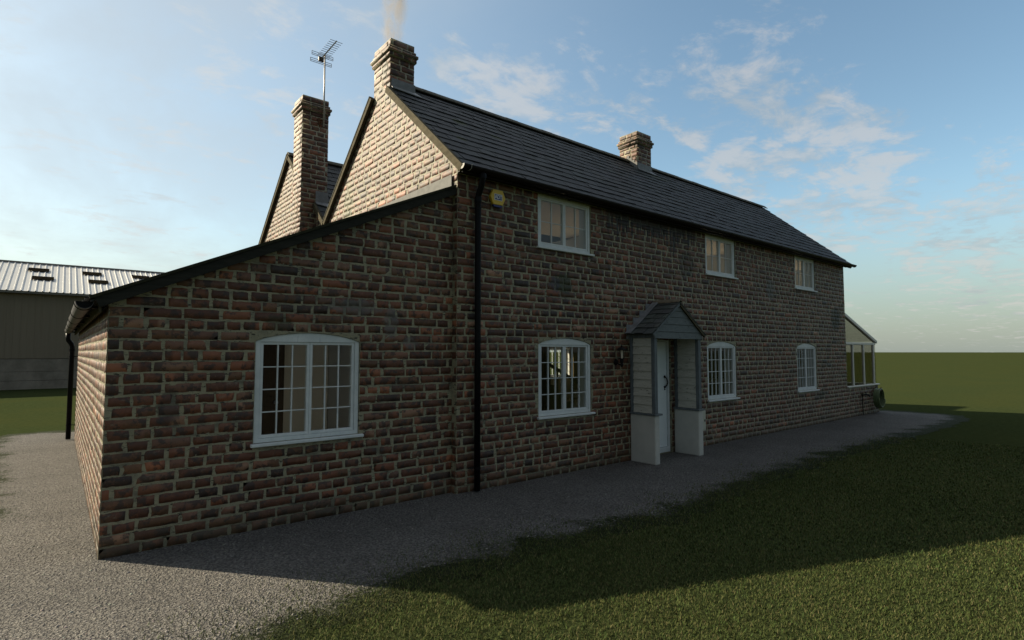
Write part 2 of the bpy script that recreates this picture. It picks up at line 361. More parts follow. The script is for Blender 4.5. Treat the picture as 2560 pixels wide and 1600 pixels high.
# ------------------------------------------------------------------ brickwork
PAL = np.array([[.094, .039, .021], [.124, .052, .026], [.120, .064, .031], [.19, .074, .036], [.128, .068, .044], [.24, .10, .050], [.040, .025, .019], [.26, .16, .10]])
PAL = PAL*np.array([.92, .80, .76])
PW = np.array([.27, .23, .16, .11, .10, .05, .05, .03])
COURSE = .098
def brick_rects(outer, holes, u0, u1, v0, v1, seed):
    """courses of stretchers and headers, clipped by openings. holes: (ua,ub,va,vb,rise)"""
    rr = random.Random(seed); out = []; row = 0; v = v0+.004
    def inside(a, b):
        c = False; j = len(outer)-1
        for i in range(len(outer)):
            xi, yi = outer[i]; xj, yj = outer[j]
            if (yi > b) != (yj > b) and a < (xj-xi)*(b-yi)/(yj-yi)+xi: c = not c
            j = i
        return c
    while v+COURSE*.7 < v1+.02:
        hgt = COURSE-.0125+rr.uniform(-.004, .003); kind = ('h', 's', 'h', 'h', 's')[row % 5]
        u = u0-rr.uniform(0, .2); 
        while u < u1:
            st = kind == 's' if rr.random() > .16 else kind != 's'
            w = rr.uniform(.25, .315) if st else rr.uniform(.12, .165)
            a, b = max(u, u0), min(u+w, u1); u += w+rr.uniform(.017, .036)
            if b-a < .035: continue
            segs = [(a, b)]; va, vb = v+rr.uniform(-.004, .004), v+hgt+rr.uniform(-.007, .002)
            for (ha, hb, hv0, hv1, rise) in holes:
                if vb < hv0-.005 or va > hv1+rise-.004: continue
                ca, cb = ha, hb
                if rise > 0 and vb > hv1+.02:
                    t = max(0., 1-max(max(va-hv1, 0), (vb-hv1)*.4 if va < hv1 else 0)/rise); hw = (hb-ha)/2*math.sqrt(max(0., 1-(1-t)**1.6)) if t < 1 else (hb-ha)/2
                    cm = (ha+hb)/2; ca, cb = cm-hw, cm+hw
                ns = []
                for (p, q) in segs:
                    if q <= ca or p >= cb: ns.append((p, q))
                    else:
                        if p < ca-.03: ns.append((p, ca-.004))
                        if q > cb+.03: ns.append((cb+.004, q))
                segs = ns
            for (p, q) in segs:
                for _ in range(14):
                    if q-p > .03 and not inside(q-.006, vb-.01): q -= .02
                    if q-p > .03 and not inside(p+.006, vb-.01): p += .02
                if q-p > .04 and inside(q-.006, vb-.01) and inside(p+.006, vb-.01) and inside((p+q)/2, va+.01): out.append((p, q, va, vb))
        v += COURSE; row += 1
    return out
def brick_mesh(name, fr, rects, parent, nu=9, nv=5, worn=None, seed=1):
    B = len(rects); r = np.random.default_rng(seed); rc = np.array(rects)
    w = rc[:, 1]-rc[:, 0]; h = rc[:, 3]-rc[:, 2]
    pu = np.concatenate([[0], np.linspace(.0, 1, nu-2), [1]]); pv = np.concatenate([[0], np.linspace(0, 1, nv-2), [1]])
    S, T = np.meshgrid(pu, pv)                                        # (nv,nu)
    iu, iv = np.meshgrid(np.arange(nu), np.arange(nv))
    border = ((iu == 0) | (iu == nu-1) | (iv == 0) | (iv == nv-1)).astype(float)
    ring = (((iu == 1) | (iu == nu-2) | (iv == 1) | (iv == nv-2)).astype(float))*(1-border)
    ins = .0022
    U = rc[:, 0, None, None]+w[:, None, None]*S; W = rc[:, 2, None, None]+h[:, None, None]*T
    U = U+ring*np.where(iu == 1, ins, np.where(iu == nu-2, -ins, 0)); W = W+ring*np.where(iv == 1, ins, np.where(iv == nv-2, -ins, 0))
    corner = (((iu < 1) | (iu > nu-2)) & ((iv < 1) | (iv > nv-2))).astype(float)
    rad = r.uniform(.003, .013, (B, 1, 1))
    cu, cv = np.sign(.5-S), np.sign(.5-T)
    U = U+corner*cu*rad; W = W+corner*cv*rad*.7
    U = U+r.normal(0, .0034, U.shape)*(border+ring)*np.minimum(1, w/.15)[:, None, None]; W = W+r.normal(0, .0033, U.shape)*(border+ring*.6)
    # slight tilt of each brick in its bed
    W = W+(S-.5)*r.normal(0, .0030, (B, 1, 1))+.0018*np.sin(U*1.3+rc[:, 2, None, None]*.8)+.0012*np.sin(U*4.1+rc[:, 2, None, None]*7)
    hh = r.uniform(.0008, .0026, (B, 1, 1)); wm = np.zeros(B)
    if worn is not None: wm = worn((rc[:, 0]+rc[:, 1])/2, (rc[:, 2]+rc[:, 3])/2)
    spall = (r.random(B) < .10+.35*wm)
    hh = np.where(spall[:, None, None], r.uniform(.0012, .003, (B, 1, 1)), hh)
    rough = np.where(spall, .0018, .0003)[:, None, None]
    Nn = hh+r.normal(0, 1, U.shape)*rough+(S-.5)*r.normal(0, .0010, (B, 1, 1))+(T-.5)*r.normal(0, .0008, (B, 1, 1))
    Nn = np.maximum(Nn, np.where(spall[:, None, None], .0005, .0008)); Nn = Nn*(1-border)-ring*.0008-border*.006
    O = np.array(fr(0, 0, 0)); UU = np.array(fr(1, 0, 0))-O; WW = np.array(fr(0, 1, 0))-O; NN = np.array(fr(0, 0, 1))-O
    P = O+U[..., None]*UU+W[..., None]*WW+Nn[..., None]*NN
    verts = P.reshape(-1, 3)
    q = np.array([(j*nu+i, j*nu+i+1, (j+1)*nu+i+1, (j+1)*nu+i) for j in range(nv-1) for i in range(nu-1)])
    if np.dot(np.cross(UU, WW), NN) < 0: q = q[:, ::-1]
    faces = (q[None]+np.arange(B)[:, None, None]*nu*nv).reshape(-1, 4)
    base = PAL[r.choice(len(PAL), B, p=PW)]*r.uniform(.65, 1.35, (B, 1)); 
    base = np.where(spall[:, None], base*.5+np.array([.16, .085, .055])*.6, base)
    two = (r.random(B) < .22)                                          # bricks half dark, half flaked
    alt = PAL[r.choice(len(PAL), B, p=PW)]; cut = r.uniform(.25, .75, B)
    sel = (two[:, None, None] & (np.broadcast_to(S, U.shape) > cut[:, None, None]))[..., None]
    col = np.where(sel, alt[:, None, None, :], base[:, None, None, :])*(1+r.normal(0, .08, U.shape))[..., None]
    col = np.clip(col, .008, 1); colA = np.concatenate([col, np.ones(col.shape[:-1]+(1,))], -1).reshape(-1, 4)
    wear = np.broadcast_to(border, U.shape).reshape(-1)
    return verts, faces, colA, wear
def bands(u, v):   # courses where the joints have washed out
    return np.clip(np.exp(-((v-2.66-.05*np.sin(u))/.14)**2)+np.exp(-((v-.95)/.10)**2)*.6+np.exp(-((v-4.9)/.2)**2)*.7+np.exp(-((v-1.9)/.07)**2)*.5, 0, 1)
def arch(u0, u1, v0, v1, rise, n=14):
    pts = [(u0, v0), (u1, v0), (u1, v1)]
    if rise:
        for i in range(1, n):
            t = i/n; x = u1+(u0-u1)*t; s = abs(2*t-1); pts.append((x, v1+rise*(1-s**1.8)**.75 if s < 1 else v1))
    pts.append((u0, v1)); return pts
def brick_wall(name, fr, outer, holes, parent, seed, n_in=-.105, grid=(9, 5), zmin=None, bricks=True, rects=None):
    """one wall: mortar body with bricks bedded in it, one mesh"""
    mb = MB(); mb.prism(fr, outer, n_in, 0., [arch(*h) for h in holes])
    if not bricks: return mb.build(name, M['mortar'], parent)
    us = [p[0] for p in outer]; vs = [p[1] for p in outer]
    if rects is None: rects = brick_rects(outer, holes, min(us)+.0, max(us)-.0, min(vs), max(vs), seed)
    if zmin is not None: rects = [q for q in rects if zmin(*q)]
    bv, bf, bc, bw = brick_mesh(name, fr, rects, parent, *grid, worn=bands, seed=seed)
    # merge: split body tris/quads to quads-with-repeat is unsafe, so build as two-size mesh
    me = bpy.data.meshes.new(name); nv0 = len(mb.v)
    allv = np.concatenate([np.array([tuple(p) for p in mb.v]), bv]); 
    loops = [i for f in mb.f for i in f]; tot = [len(f) for f in mb.f]
    L = np.concatenate([np.array(loops), (bf+nv0).ravel()]); T = np.concatenate([np.array(tot), np.full(len(bf), 4)])
    me.vertices.add(len(allv)); me.vertices.foreach_set('co', allv.astype(np.float32).ravel())
    me.loops.add(len(L)); me.loops.foreach_set('vertex_index', L.astype(np.int32))
    me.polygons.add(len(T)); me.polygons.foreach_set('loop_start', np.concatenate([[0], np.cumsum(T)[:-1]]).astype(np.int32)); me.polygons.foreach_set('loop_total', T.astype(np.int32))
    me.materials.append(M['mortar']); me.materials.append(M['brick'])
    me.polygons.foreach_set('material_index', np.concatenate([np.zeros(len(mb.f)), np.ones(len(bf))]).astype(np.int32))
    nq = (grid[0]-1)*(grid[1]-1); fi = np.arange(len(bf)) % nq; qi, qj = fi % (grid[0]-1), fi//(grid[0]-1)
    me.polygons.foreach_set('use_smooth', np.concatenate([np.zeros(len(mb.f)), (qi > 0) & (qi < grid[0]-2) & (qj > 0) & (qj < grid[1]-2)]).astype(bool))
    me.update(calc_edges=True)
    a = me.attributes.new('brick_col', 'FLOAT_COLOR', 'POINT'); a.data.foreach_set('color', np.concatenate([np.zeros((nv0, 4)), bc]).astype(np.float32).ravel())
    a = me.attributes.new('edge_wear', 'FLOAT', 'POINT'); a.data.foreach_set('value', np.concatenate([np.zeros(nv0), bw]).astype(np.float32))
    o = bpy.data.objects.new(name, me); return link(o, parent)

# ------------------------------------------------------------------ slates
def slates(name, fr, outer, parent, g=.22, sw=.27, u0=None, u1=None, v1=None, base=(.033, .036, .038), seed=3, thick=.007, added_rooflights=(), slab=.05, notch=None):
    """roof plane in local (u along eaves, v up the slope, n out); slab below, slates on top, one mesh"""
    r = random.Random(seed); mb = MB()
    mb.prism(fr, outer, -slab, -.012, [[(a, c_), (b_, c_), (b_, d_), (a, d_)] for a, b_, c_, d_ in added_rooflights]); n0 = len(mb.v); cols = [(*base, 1)]*n0
    rows = int(v1/g)+1
    for k in range(rows):
        va = k*g-.03 if k == 0 else k*g
        u = u0-(sw/2 if k % 2 else 0)
        while u < u1-.005:
            w = sw+r.uniform(-.004, .004); a, b = max(u, u0), min(u+w-.008, u1); u += w
            vb = min(va+g+.07, v1)
            if notch and a < notch[0]:
                if notch[1] < va+.02 < notch[2]: a = notch[0]
                elif va < notch[1] < vb: vb = notch[1]-.004
            if b-a < .02: continue
            va2 = va+r.uniform(-.012, .010)
            if vb-va2 < .05: continue
            if any(a < q[1] and b > q[0] and va < q[3] and va+g+.07 > q[2] for q in added_rooflights): continue
            t0 = thick*2.5+r.uniform(-.004, .005); tw = r.uniform(-.004, .004)
            mb.add([fr(a, va2, t0+tw), fr(b, va2+r.uniform(-.004, .004), t0-tw), fr(b, vb, .002), fr(a, vb, .002), fr(a, va2, t0-thick+tw), fr(b, va2, t0-thick-tw), fr(b, vb, -.010), fr(a, vb, -.010)],
                   [(0, 1, 2, 3), (4, 7, 6, 5), (0, 4, 5, 1), (1, 5, 6, 2), (3, 2, 6, 7), (0, 3, 7, 4)])
            f = r.uniform(.78, 1.25); c = [x*f*r.uniform(.95, 1.05) for x in base]; cols += [(*c, 1)]*8
    o = mb.build(name, M['slate'], parent)
    for (a, b, c, d) in added_rooflights:  # openings added to the roof slopes to let daylight in
        w = MB(); w.prism(fr, [(a-.08, c-.1), (b+.08, c-.1), (b+.08, d+.1), (a-.08, d+.1)], -.045, .05, [[(a+.05, c+.05), (b-.05, c+.05), (b-.05, d-.05), (a+.05, d-.05)]]); w = w.build('rooflight', M['lead'], o)
        q = MB(); q.fbox(fr, a+.04, b-.04, c+.04, d-.04, .02, .026); q.build('pane', M['glass'], w)
    if len(o.data.vertices) == len(cols):
        a = o.data.attributes.new('slate_col', 'FLOAT_COLOR', 'POINT'); a.data.foreach_set('color', np.array(cols, dtype=np.float32).ravel())
    return o

# ================================================================== FARMHOUSE
house = empty('farmhouse', 'long two-storey brown brick farmhouse with slate roof, low lean-to and small porch', 'house')
XL, XR, YF, YL = 3.85, 16.24, 5.785, 5.885
RID, VAL, RID2, YB = (8.0, 6.11), (10.24, 4.19), (12.49, 6.12), 14.9
EAV = 4.05
W_G = [(5.22, 6.30), (9.52, 10.58), (13.31, 14.37)]
W_U = [(5.22, 6.315), (9.53, 10.62), (13.33, 14.41)]
holes_front = [(a, b, .845, 1.857, .096) for a, b in W_G]+[(a, b, 3.252, 4.012, 0) for a, b in W_U]+[(7.44, 8.35, .02, 1.965, 0)]
OF = [(XL+.004, 0), (XR-.004, 0), (XR-.004, EAV), (XL+.004, EAV)]
def gridded(fr, outer, holes, name, seed):
    return brick_wall(name, fr, outer, holes, house, seed)
o = brick_wall('front_wall', FRONT(YF), OF, holes_front, house, 21)
OL = [(.334, 0), (XL-.002, 0), (XL-.002, 3.80), (.334, 2.20)]
o = brick_wall('lean_to_wall', FRONT(YL), OL, [(1.527, 2.622, .845, 1.857, .096)], house, 22)
tag(o, 'brown brick lean-to front with sloping top')
OLL = [(-14.16, 0), (-YL-.004, 0), (-YL-.004, 2.16), (-14.16, 2.16)]
tag(brick_wall('lean_to_side_wall', LEFT(.33), OLL, [], house, 23), 'sunlit brick end of the lean-to')
OG = [(-YB+.004, 0), (-YF-.004, 0), (-YF-.004, 4.09), (-RID[0], RID[1]-.09), (-VAL[0], VAL[1]-.03), (-RID2[0], RID2[1]-.03), (-YB+.004, 4.05)]
tag(brick_wall('gable_wall', LEFT(XL), OG, [], house, 24, zmin=lambda a, b, c, d: c > 3.75 or (a+b)/2 > -5.92), 'sunlit twin-gabled brick end wall')
OGR = [(-a, b) for a, b in OG][::-1]; OGR = [(a, b) for a, b in OGR]
brick_wall('gable_wall', RIGHT(XR), [(YF+.004, 0), (YB-.004, 0), (YB-.004, 4.05), (RID2[0], RID2[1]-.03), (VAL[0], VAL[1]-.03), (RID[0], RID[1]-.03), (YF+.004, 4.05)], [], house, 25, grid=(5, 4))
WB = [(5.0, 6.09), (9.3, 10.39), (13.72, 14.81)]
brick_wall('back_wall', BACK(YB), [(-XR+.004, 0), (-XL-.004, 0), (-XL-.004, 4.05), (-XR+.004, 4.05)], [(-b, -a, .845, 1.857, .096) for a, b in WB], house, 26, grid=(5, 4))
mb = MB(); mb.box(.44, XL, 14.05, 14.16, 0, 2.1); mb.build('lean_to_back_wall', M['mortar'], house)

# interior shell
mb = MB()
mb.prism(FRONT(YF+.107), [(XL+.11, 0), (XR-.11, 0), (XR-.11, 4.04), (XL+.11, 4.04)], -.12, 0, [arch(a+.02, b-.02, .86, 1.857, .08) for a, b in W_G]+[arch(a+.02, b-.02, 3.265, 4.0, 0) for a, b in W_U]+[arch(7.46, 8.33, .02, 1.95, 0)])
mb.prism(FRONT(YL+.107), [(.44, 0), (XL-.01, 0), (XL-.01, 3.7), (.44, 2.1)], -.12, 0, [arch(1.55, 2.6, .86, 1.857, .08)])
mb.prism(BACK(YB-.107), [(-XR+.11, 0), (-XL-.11, 0), (-XL-.11, 4.04), (-XR+.11, 4.04)], -.12, 0, [arch(-b+.02, -a-.02, .86, 1.857, .08) for a, b in WB])
mb.box(XL+.107, XL+.13, YF+.23, YB-.23, 0, 4.04); mb.box(XL-.03, XL-.006, YL+.24, 9.9, 0, 3.7)
mb.prism(RIGHT(XR-.107), [(YF+.23, 0), (YB-.23, 0), (YB-.23, 4.04), (YF+.23, 4.04)], -.03, 0)
mb.prism(FRONT(9.98), [(.46, 0), (XL-.04, 0), (XL-.04, 3.60), (.46, 2.1)], 0, .08)                       # back partition of the lean-to room
mb.box(XL+.14, XR-.14, 9.75, 9.751, 2.45, 2.46)                 # upper corridor partition
mb.box(11.6, 11.7, YF+.24, 9.6, 0, 2.3); mb.box(7.9, 7.98, YF+.24, 9.74, 2.45, 4.03); mb.box(12.0, 12.08, YF+.24, 9.74, 2.45, 4.03)
mb.build('interior_wall', M['plaster'], house)
mb = MB(); mb.box(XL+.14, XR-.14, YF+.24, YB-.24, 2.30, 2.45); mb.box(XL+.14, XR-.14, YF+.24, 7.9, 4.045, 4.08)
mb.box(XL+.14, XR-.14, 9.75, 9.83, 2.46, 4.4); mb.build('ceiling', M['ceiling'], house)
mb = MB(); mb.box(XL+.14, XR-.14, YF+.24, YB-.24, .012, .05); mb.build('floor', M['floorboard'], house)
mb = MB(); mb.box(.46, XL-.04, YL+.24, 9.89, .012, .05); mb.build('floor', M['lead'], house)

# ---- windows
def window(fr, u0, u1, v0, v1, rise, cols, rows, parent=house, label=None):
    """frame with two casements; fr gives wall-face coordinates"""
    W = u1-u0; m = (u0+u1)/2
    f = MB(); o_ = arch(u0+.004, u1-.004, v0+.002, v1, rise-.004 if rise else 0)
    f.prism(fr, o_, -.10, -.014, [[(u0+.05, v0+.042), (u1-.05, v0+.042), (u1-.05, v1-.004 if rise else v1-.05), (u0+.05, v1-.004 if rise else v1-.05)]])
    wo = f.build('window', M['white'], parent, bevel=.008)
    if label: wo['label'] = label
    top = v1-.006 if rise else v1-.052
    for (a, b) in ((u0+.052, m-.001), (m+.001, u1-.052)):
        c = MB(); la, lb = (a+.030, b-.028) if a < m-.1 else (a+.028, b-.030); va, vb = v0+.044, top; ga, gb = va+.03, vb-.026
        c.prism(fr, [(a, va), (b, va), (b, vb), (a, vb)], -.075, -.024, [[(la, ga), (lb, ga), (lb, gb), (la, gb)]])
        for i in range(1, cols):
            x = la+(lb-la)*i/cols; c.fbox(fr, x-.0065, x+.0065, ga, gb, -.062, -.034)
        for j in range(1, rows):
            y = ga+(gb-ga)*j/rows; c.fbox(fr, la, lb, y-.0055, y+.0055, -.060, -.037)
        c.build('casement', M['white'], wo, bevel=.003)
        p = MB(); p.fbox(fr, la-.005, lb+.005, ga-.005, gb+.005, -.052, -.048); p.build('pane', M['glass'], wo)
    s = MB(); s.fbox(fr, u0-.028, u1+.045, v0-.032, v0-.002, -.09, .045); s.build('sill', M['white'], wo, bevel=.006)
    return wo
window(FRONT(YL), 1.527, 2.622, .845, 1.857, .096, 3, 4, label='arched white window in the lean-to, dark door behind it')
for i, (a, b) in enumerate(W_G): window(FRONT(YF), a, b, .845, 1.857, .096, 3, 4)
for i, (a, b) in enumerate(W_U): window(FRONT(YF), a, b, 3.252, 4.012, 0, 2, 2)
for a, b in WB: window(BACK(YB), -b, -a, .845, 1.857, .096, 3, 4)

# ---- front door
d = MB(); d.prism(FRONT(YF), [(7.44, .02), (8.35, .02), (8.35, 1.965), (7.44, 1.965)], -.105, -.035, [[(7.475, .1), (8.312, .1), (8.312, 1.93), (7.475, 1.93)]])
fr_ = d.build('door_frame', M['white'], house, bevel=.005)
d = MB(); d.box(7.48, 8.308, YF+.07, YF+.10, .105, 1.926)
door = d.build('door', M['door_paint'], house, bevel=.004); door['label'] = 'plain pale blue front door'
h = MB(); h.tube([(8.25, YF+.068, 1.315), (8.265, YF+.03, 1.29), (8.272, YF+.012, 1.22), (8.265, YF+.03, 1.165), (8.25, YF+.068, 1.14)], .011, 8)
h.lathe((8.25, YF+.06, 1.315), [(.0, -.022), (.022, -.01), (.018, .012), (0, .03)], 8); h.lathe((8.25, YF+.06, 1.14), [(.0, -.03), (.018, -.012), (.022, .01), (0, .022)], 8); h.lathe((8.248, YF+.06, 1.098), [(0, -.016), (.014, 0), (0, .016)], 8)
h.build('handle', M['iron'], door, smooth=True)

# ---- main roofs: local frame with u along X
def slope_frame(y0, z0, y1, z1, x0=0.):
    L = math.hypot(y1-y0, z1-z0); s = V((0, (y1-y0)/L, (z1-z0)/L)); n = V((0, -s.z, s.y)); n = n if n.z > 0 else -n
    return frame((x0, y0, z0), (1, 0, 0), s, n), L
RX0, RX1 = 3.815, 16.44
f1, L1 = slope_frame(5.62, 4.07, *RID)
C1 = (3.855, 4.27, 7.688, 8.255, 6.652); C2 = (3.55, 4.065, 10.795, 11.29, 6.797); C3 = (9.957, 10.458, 7.688, 8.19, 6.742)
def chim_cut(c, f=0): return None
n1 = L1*(C1[2]-5.62)/(RID[0]-5.62); nx = C1[1]-.06
roof1 = slates('main_roof', f1, [(RX0, 0), (RX1, 0), (RX1, L1), (nx, L1), (nx, n1), (RX0, n1)], house, u0=RX0, u1=RX1, v1=L1, seed=5, notch=(nx, n1, 99))
f2, L2 = slope_frame(VAL[0], VAL[1], *RID)
n2_ = L2*(C1[3]-VAL[0])/(RID[0]-VAL[0])
slates('main_roof', f2, [(RX0, 0), (RX1, 0), (RX1, L2), (nx, L2), (nx, n2_), (RX0, n2_)], house, u0=RX0, u1=RX1, v1=L2, seed=6, notch=(nx, n2_, 99), added_rooflights=[(4.6, 6.6, .9, 2.2), (8.9, 10.9, .9, 2.2), (12.7, 14.7, .9, 2.2)])  # rooflights added on the hidden slope so daylight reaches the upper rooms
f3, L3 = slope_frame(VAL[0], VAL[1], *RID2)
vc = L3*(11.33-VAL[0])/(RID2[0]-VAL[0])
na, nb = L3*(C2[2]-VAL[0])/(RID2[0]-VAL[0]), L3*(C2[3]-VAL[0])/(RID2[0]-VAL[0]); nx2 = C2[1]-.06
slates('rear_roof', f3, [(RX0, 0), (RX1, 0), (RX1, L3), (RX0, L3), (RX0, nb), (nx2, nb), (nx2, na), (RX0, na)], house, u0=RX0, u1=RX1, v1=L3, seed=7, notch=(nx2, na, nb))
f4, L4 = slope_frame(15.05, 4.0, *RID2)
slates('rear_roof', f4, [(RX0, 0), (RX1, 0), (RX1, L4), (RX0, L4)], house, u0=RX0, u1=RX1, v1=L4, seed=8)
# ridge tiles
def ridge_run(x0, x1, y, z, parent, m=M['ridge'], w=.12, dz=.07, step=.3, name='ridge_tile'):
    mb = MB(); x = x0; r = random.Random(3)
    while x < x1-.05:
        xb = min(x+step-.006, x1); zz = z+r.uniform(-.003, .004)
        P = [(-w, -dz-.012), (-w*.35, -.004), (0, .012), (w*.35, -.004), (w, -dz-.012), (w, -dz-.03), (0, -.012), (-w, -dz-.03)]
        vs = [(xx, y+a, zz+b) for xx in (x, xb) for a, b in P]; n = len(P)
        mb.add(vs, [(i, (i+1) % n, n+(i+1) % n, n+i) for i in range(n)]+[tuple(range(n))[::-1], tuple(range(n, 2*n))]); x += step
    return mb.build(name, m, parent)
ridge_run(4.275, C3[0]-.005, RID[0], RID[1]+.055, house); ridge_run(C3[1]+.005, RX1, RID[0], RID[1]+.055, house)
ridge_run(RX0-.02, RX1, RID2[0], RID2[1]+.055, house)
# verge boards on the two gables
def verge(fr, L, u0, u1, v0, v1):
    mb = MB(); mb.fbox(fr, u0, u1, v0, v1, -.080, -.006); mb.fbox(fr, u0-.006, u1+.008, v0, v1, -.004, .020, 1); return mb
verge(f1, L1, 3.79, 3.828, -.02, L1*(C1[2]-5.62)/(RID[0]-5.62)-.004).build('verge_board', [M['verge'], M['verge']], house)
tv = L2*(C1[3]-VAL[0])/(RID[0]-VAL[0])
verge(f2, L2, 3.78, 3.828, .0, tv-.004).build('verge_board', [M['verge'], M['moss_edge']], house)
verge(f3, L3, 3.79, 3.828, .02, L3*(C2[2]-.004-VAL[0])/(RID2[0]-VAL[0])).build('verge_board', [M['verge'], M['verge']], house)
verge(f3, L3, 3.79, 3.828, L3*(C2[3]+.004-VAL[0])/(RID2[0]-VAL[0]), L3).build('verge_board', [M['verge'], M['verge']], house)
verge(f4, L4, 3.78, 3.828, 0, L4).build('verge_board', [M['verge'], M['moss_edge']], house)
for ff, LL in ((f1, L1), (f2, L2), (f3, L3), (f4, L4)):
    mb = MB(); mb.fbox(ff, XR+.02, RX1+.03, 0, LL, -.10, -.052); mb.build('verge_board', M['verge'], house)
# soffit strip under the eaves
mb = MB(); mb.box(XL-.01, XR+.12, 5.665, YF-.014, 4.02, 4.035); mb.box(XL-.01, XR+.12, 5.655, 5.672, 4.0, 4.06); mb.build('fascia', M['gutter'], house)

# ---- chimneys
def chimney(c, zb, seed, name='chimney', cap=True, label=None):
    x0, x1, y0, y1, zt = c; zc = zt-.115
    def ring(x0, x1, y0, y1, z0, z1, nm, par, sd):
        verts = []; faces = []; cols = []; wear = []; mb = MB(); e = .0
        mb.box(x0, x1, y0, y1, z0, z1)
        k = 0
        for fr, a, b in ((FRONT(y0), x0, x1), (BACK(y1), -x1, -x0), (LEFT(x0), -y1, -y0), (RIGHT(x1), y0, y1)):
            rr = random.Random(sd+k); rec = []; v = z0+.003; row = 0; hgt = (z1-z0)/max(1, round((z1-z0)/COURSE))
            while v < z1-.03:
                u = a-(.0 if row % 2 else rr.uniform(.05, .14))
                while u < b:
                    w = rr.uniform(.24, .29) if rr.random() < .55 else rr.uniform(.12, .16)
                    p, q = max(u, a), min(u+w, b); u += w+.018
                    if q-p > .04: rec.append((p, q, v+.006, v+hgt-.010))
                v += hgt; row += 1
            bv, bf, bc, bw = brick_mesh('', fr, rec, None, 8, 5, worn=bands, seed=sd+k)
            faces.append(bf+sum(map(len, verts))); verts.append(bv); cols.append(bc); wear.append(bw); k += 1
        bv = np.concatenate(verts); bf = np.concatenate(faces); bc = np.concatenate(cols); bw = np.concatenate(wear)
        n0 = 8; av = np.concatenate([np.array([tuple(p) for p in mb.v]), bv]); af = np.concatenate([np.array(mb.f), bf+n0])
        return npmesh(nm, av, af, [M['mortar'], M['brick']], [('brick_col', 'FLOAT_COLOR', np.concatenate([np.zeros((8, 4)), bc])), ('edge_wear', 'FLOAT', np.concatenate([np.zeros(8), bw]))], par,
                      mi=np.concatenate([np.zeros(6), np.ones(len(bf))]))
    ch = ring(x0, x1, y0, y1, zb, zc-.17, name, house, seed)
    if label: ch['label'] = label
    e = .028; ring(x0-e, x1+e, y0-e, y1+e, zc-.172, zc-.098, 'cornice', ch, seed+11)
    e = .050; ring(x0-e, x1+e, y0-e, y1+e, zc-.098, zc-.055, 'cornice', ch, seed+22)
    e = .022; ring(x0-e, x1+e, y0-e, y1+e, zc-.055, zc, 'cornice', ch, seed+33)
    ring(x0, x1, y0, y1, zc, zt-.012, 'cap', ch, seed+44)
    fl = MB(); t = .022
    for a in (0,): fl.prism(lambda u, v, n: V((u, v, zt-.012+n)), [(x0, y0), (x1, y0), (x1, y1), (x0, y1)], 0, .012, [[(x0+t*4, y0+t*4), (x1-t*4, y0+t*4), (x1-t*4, y1-t*4), (x0+t*4, y1-t*4)]])
    fl.build('cap_mortar', M['mortar'], ch)
    return ch
c1 = chimney(C1, 5.75, 101, label='smoking chimney stack flush with the sunlit gable')
c2 = chimney(C2, 3.2, 202, label='tall chimney stack standing proud of the rear gable')
c3 = chimney(C3, 5.5, 303, label='short chimney stack far along the main ridge')
def zr1(y): return 4.07+(y-5.62)*(RID[1]-4.07)/(RID[0]-5.62)
def front_flash(ch, c, zf, x0, x1, hgt=.13, m='lead', spread=.10):
    mb = MB(); y = c[2]; z = zf(y)+.04
    mb.box(x0-.004, x1+.02, y-.012, y-.002, z-.06, z+hgt)
    sl = (RID[1]-4.07)/(RID[0]-5.62); k = spread
    vs = [(x0-.004, y-.004, z+.014), (x1+.02, y-.004, z+.014), (x1+.10, y-k, z-sl*k+.012), (x0-.004, y-k*.5, z-sl*k*.5+.012)]
    mb.add(vs+[(a, b, q-.012) for a, b, q in vs], [(0, 3, 2, 1), (4, 5, 6, 7), (3, 7, 6, 2), (0, 1, 5, 4), (1, 2, 6, 5), (0, 4, 7, 3)])
    return mb.build('flashing', M[m], ch)
front_flash(c1, C1, zr1, C1[0]+.02, C1[1]); front_flash(c3, C3, zr1, C3[0], C3[1])
# stepped side flashing on the far stack
mb = MB(); y = C3[2]
for k in range(4):
    ya, yb = y+.075*k, y+.075*(k+1); mb.box(C3[0]-.014, C3[0]-.003, ya, yb-.001, zr1(ya)-.02, zr1(ya)+.19-.0*k)
mb.build('flashing', M['leadpale'], c3)
def zr3(y): return VAL[1]+(y-VAL[0])*(RID2[1]-VAL[1])/(RID2[0]-VAL[0])
front_flash(c2, C2, zr3, 3.84, C2[1]+.0, .22, spread=.13)

# ---- lean-to roof
SL = (3.89-2.23)/(3.87-.2); s3 = math.hypot(1, SL)
fl = frame((.2, 0, 2.20), (0, 1, 0), V((1, 0, SL))/s3, V((-SL, 0, 1))/s3); LLn = (3.842-.2)*s3
roofL = slates('lean_to_roof', fl, [(5.812, 0), (14.3, 0), (14.3, LLn), (5.812, LLn)], house, u0=5.812, u1=14.3, v1=LLn, seed=9, slab=.03, added_rooflights=[(8.2, 9.6, .6, 1.9)])  # rooflight added to brighten the lean-to room
lb = frame((.2, 0, 2.20), V((1, 0, SL))/s3, V((-SL, 0, 1))/s3, (0, -1, 0))
mb = MB(); mb.fbox(lb, .03, LLn, -.092, -.006, -5.84, -5.80); mb.build('barge_board', M['barge'], house)
mb = MB(); mb.fbox(lb, -.004, LLn, -.004, .022, -5.81, -5.785); mb.build('roof_edge', M['moss_edge'], house)
mb = MB(); mb.box(.262, .28, 5.86, 14.2, 2.085, 2.215); mb.build('fascia', M['verge'], house)
mb = MB(); mb.box(XL-.028, XL-.016, 5.885, 10.3, 3.86, 4.02); mb.build('flashing', M['leadpale'], house)

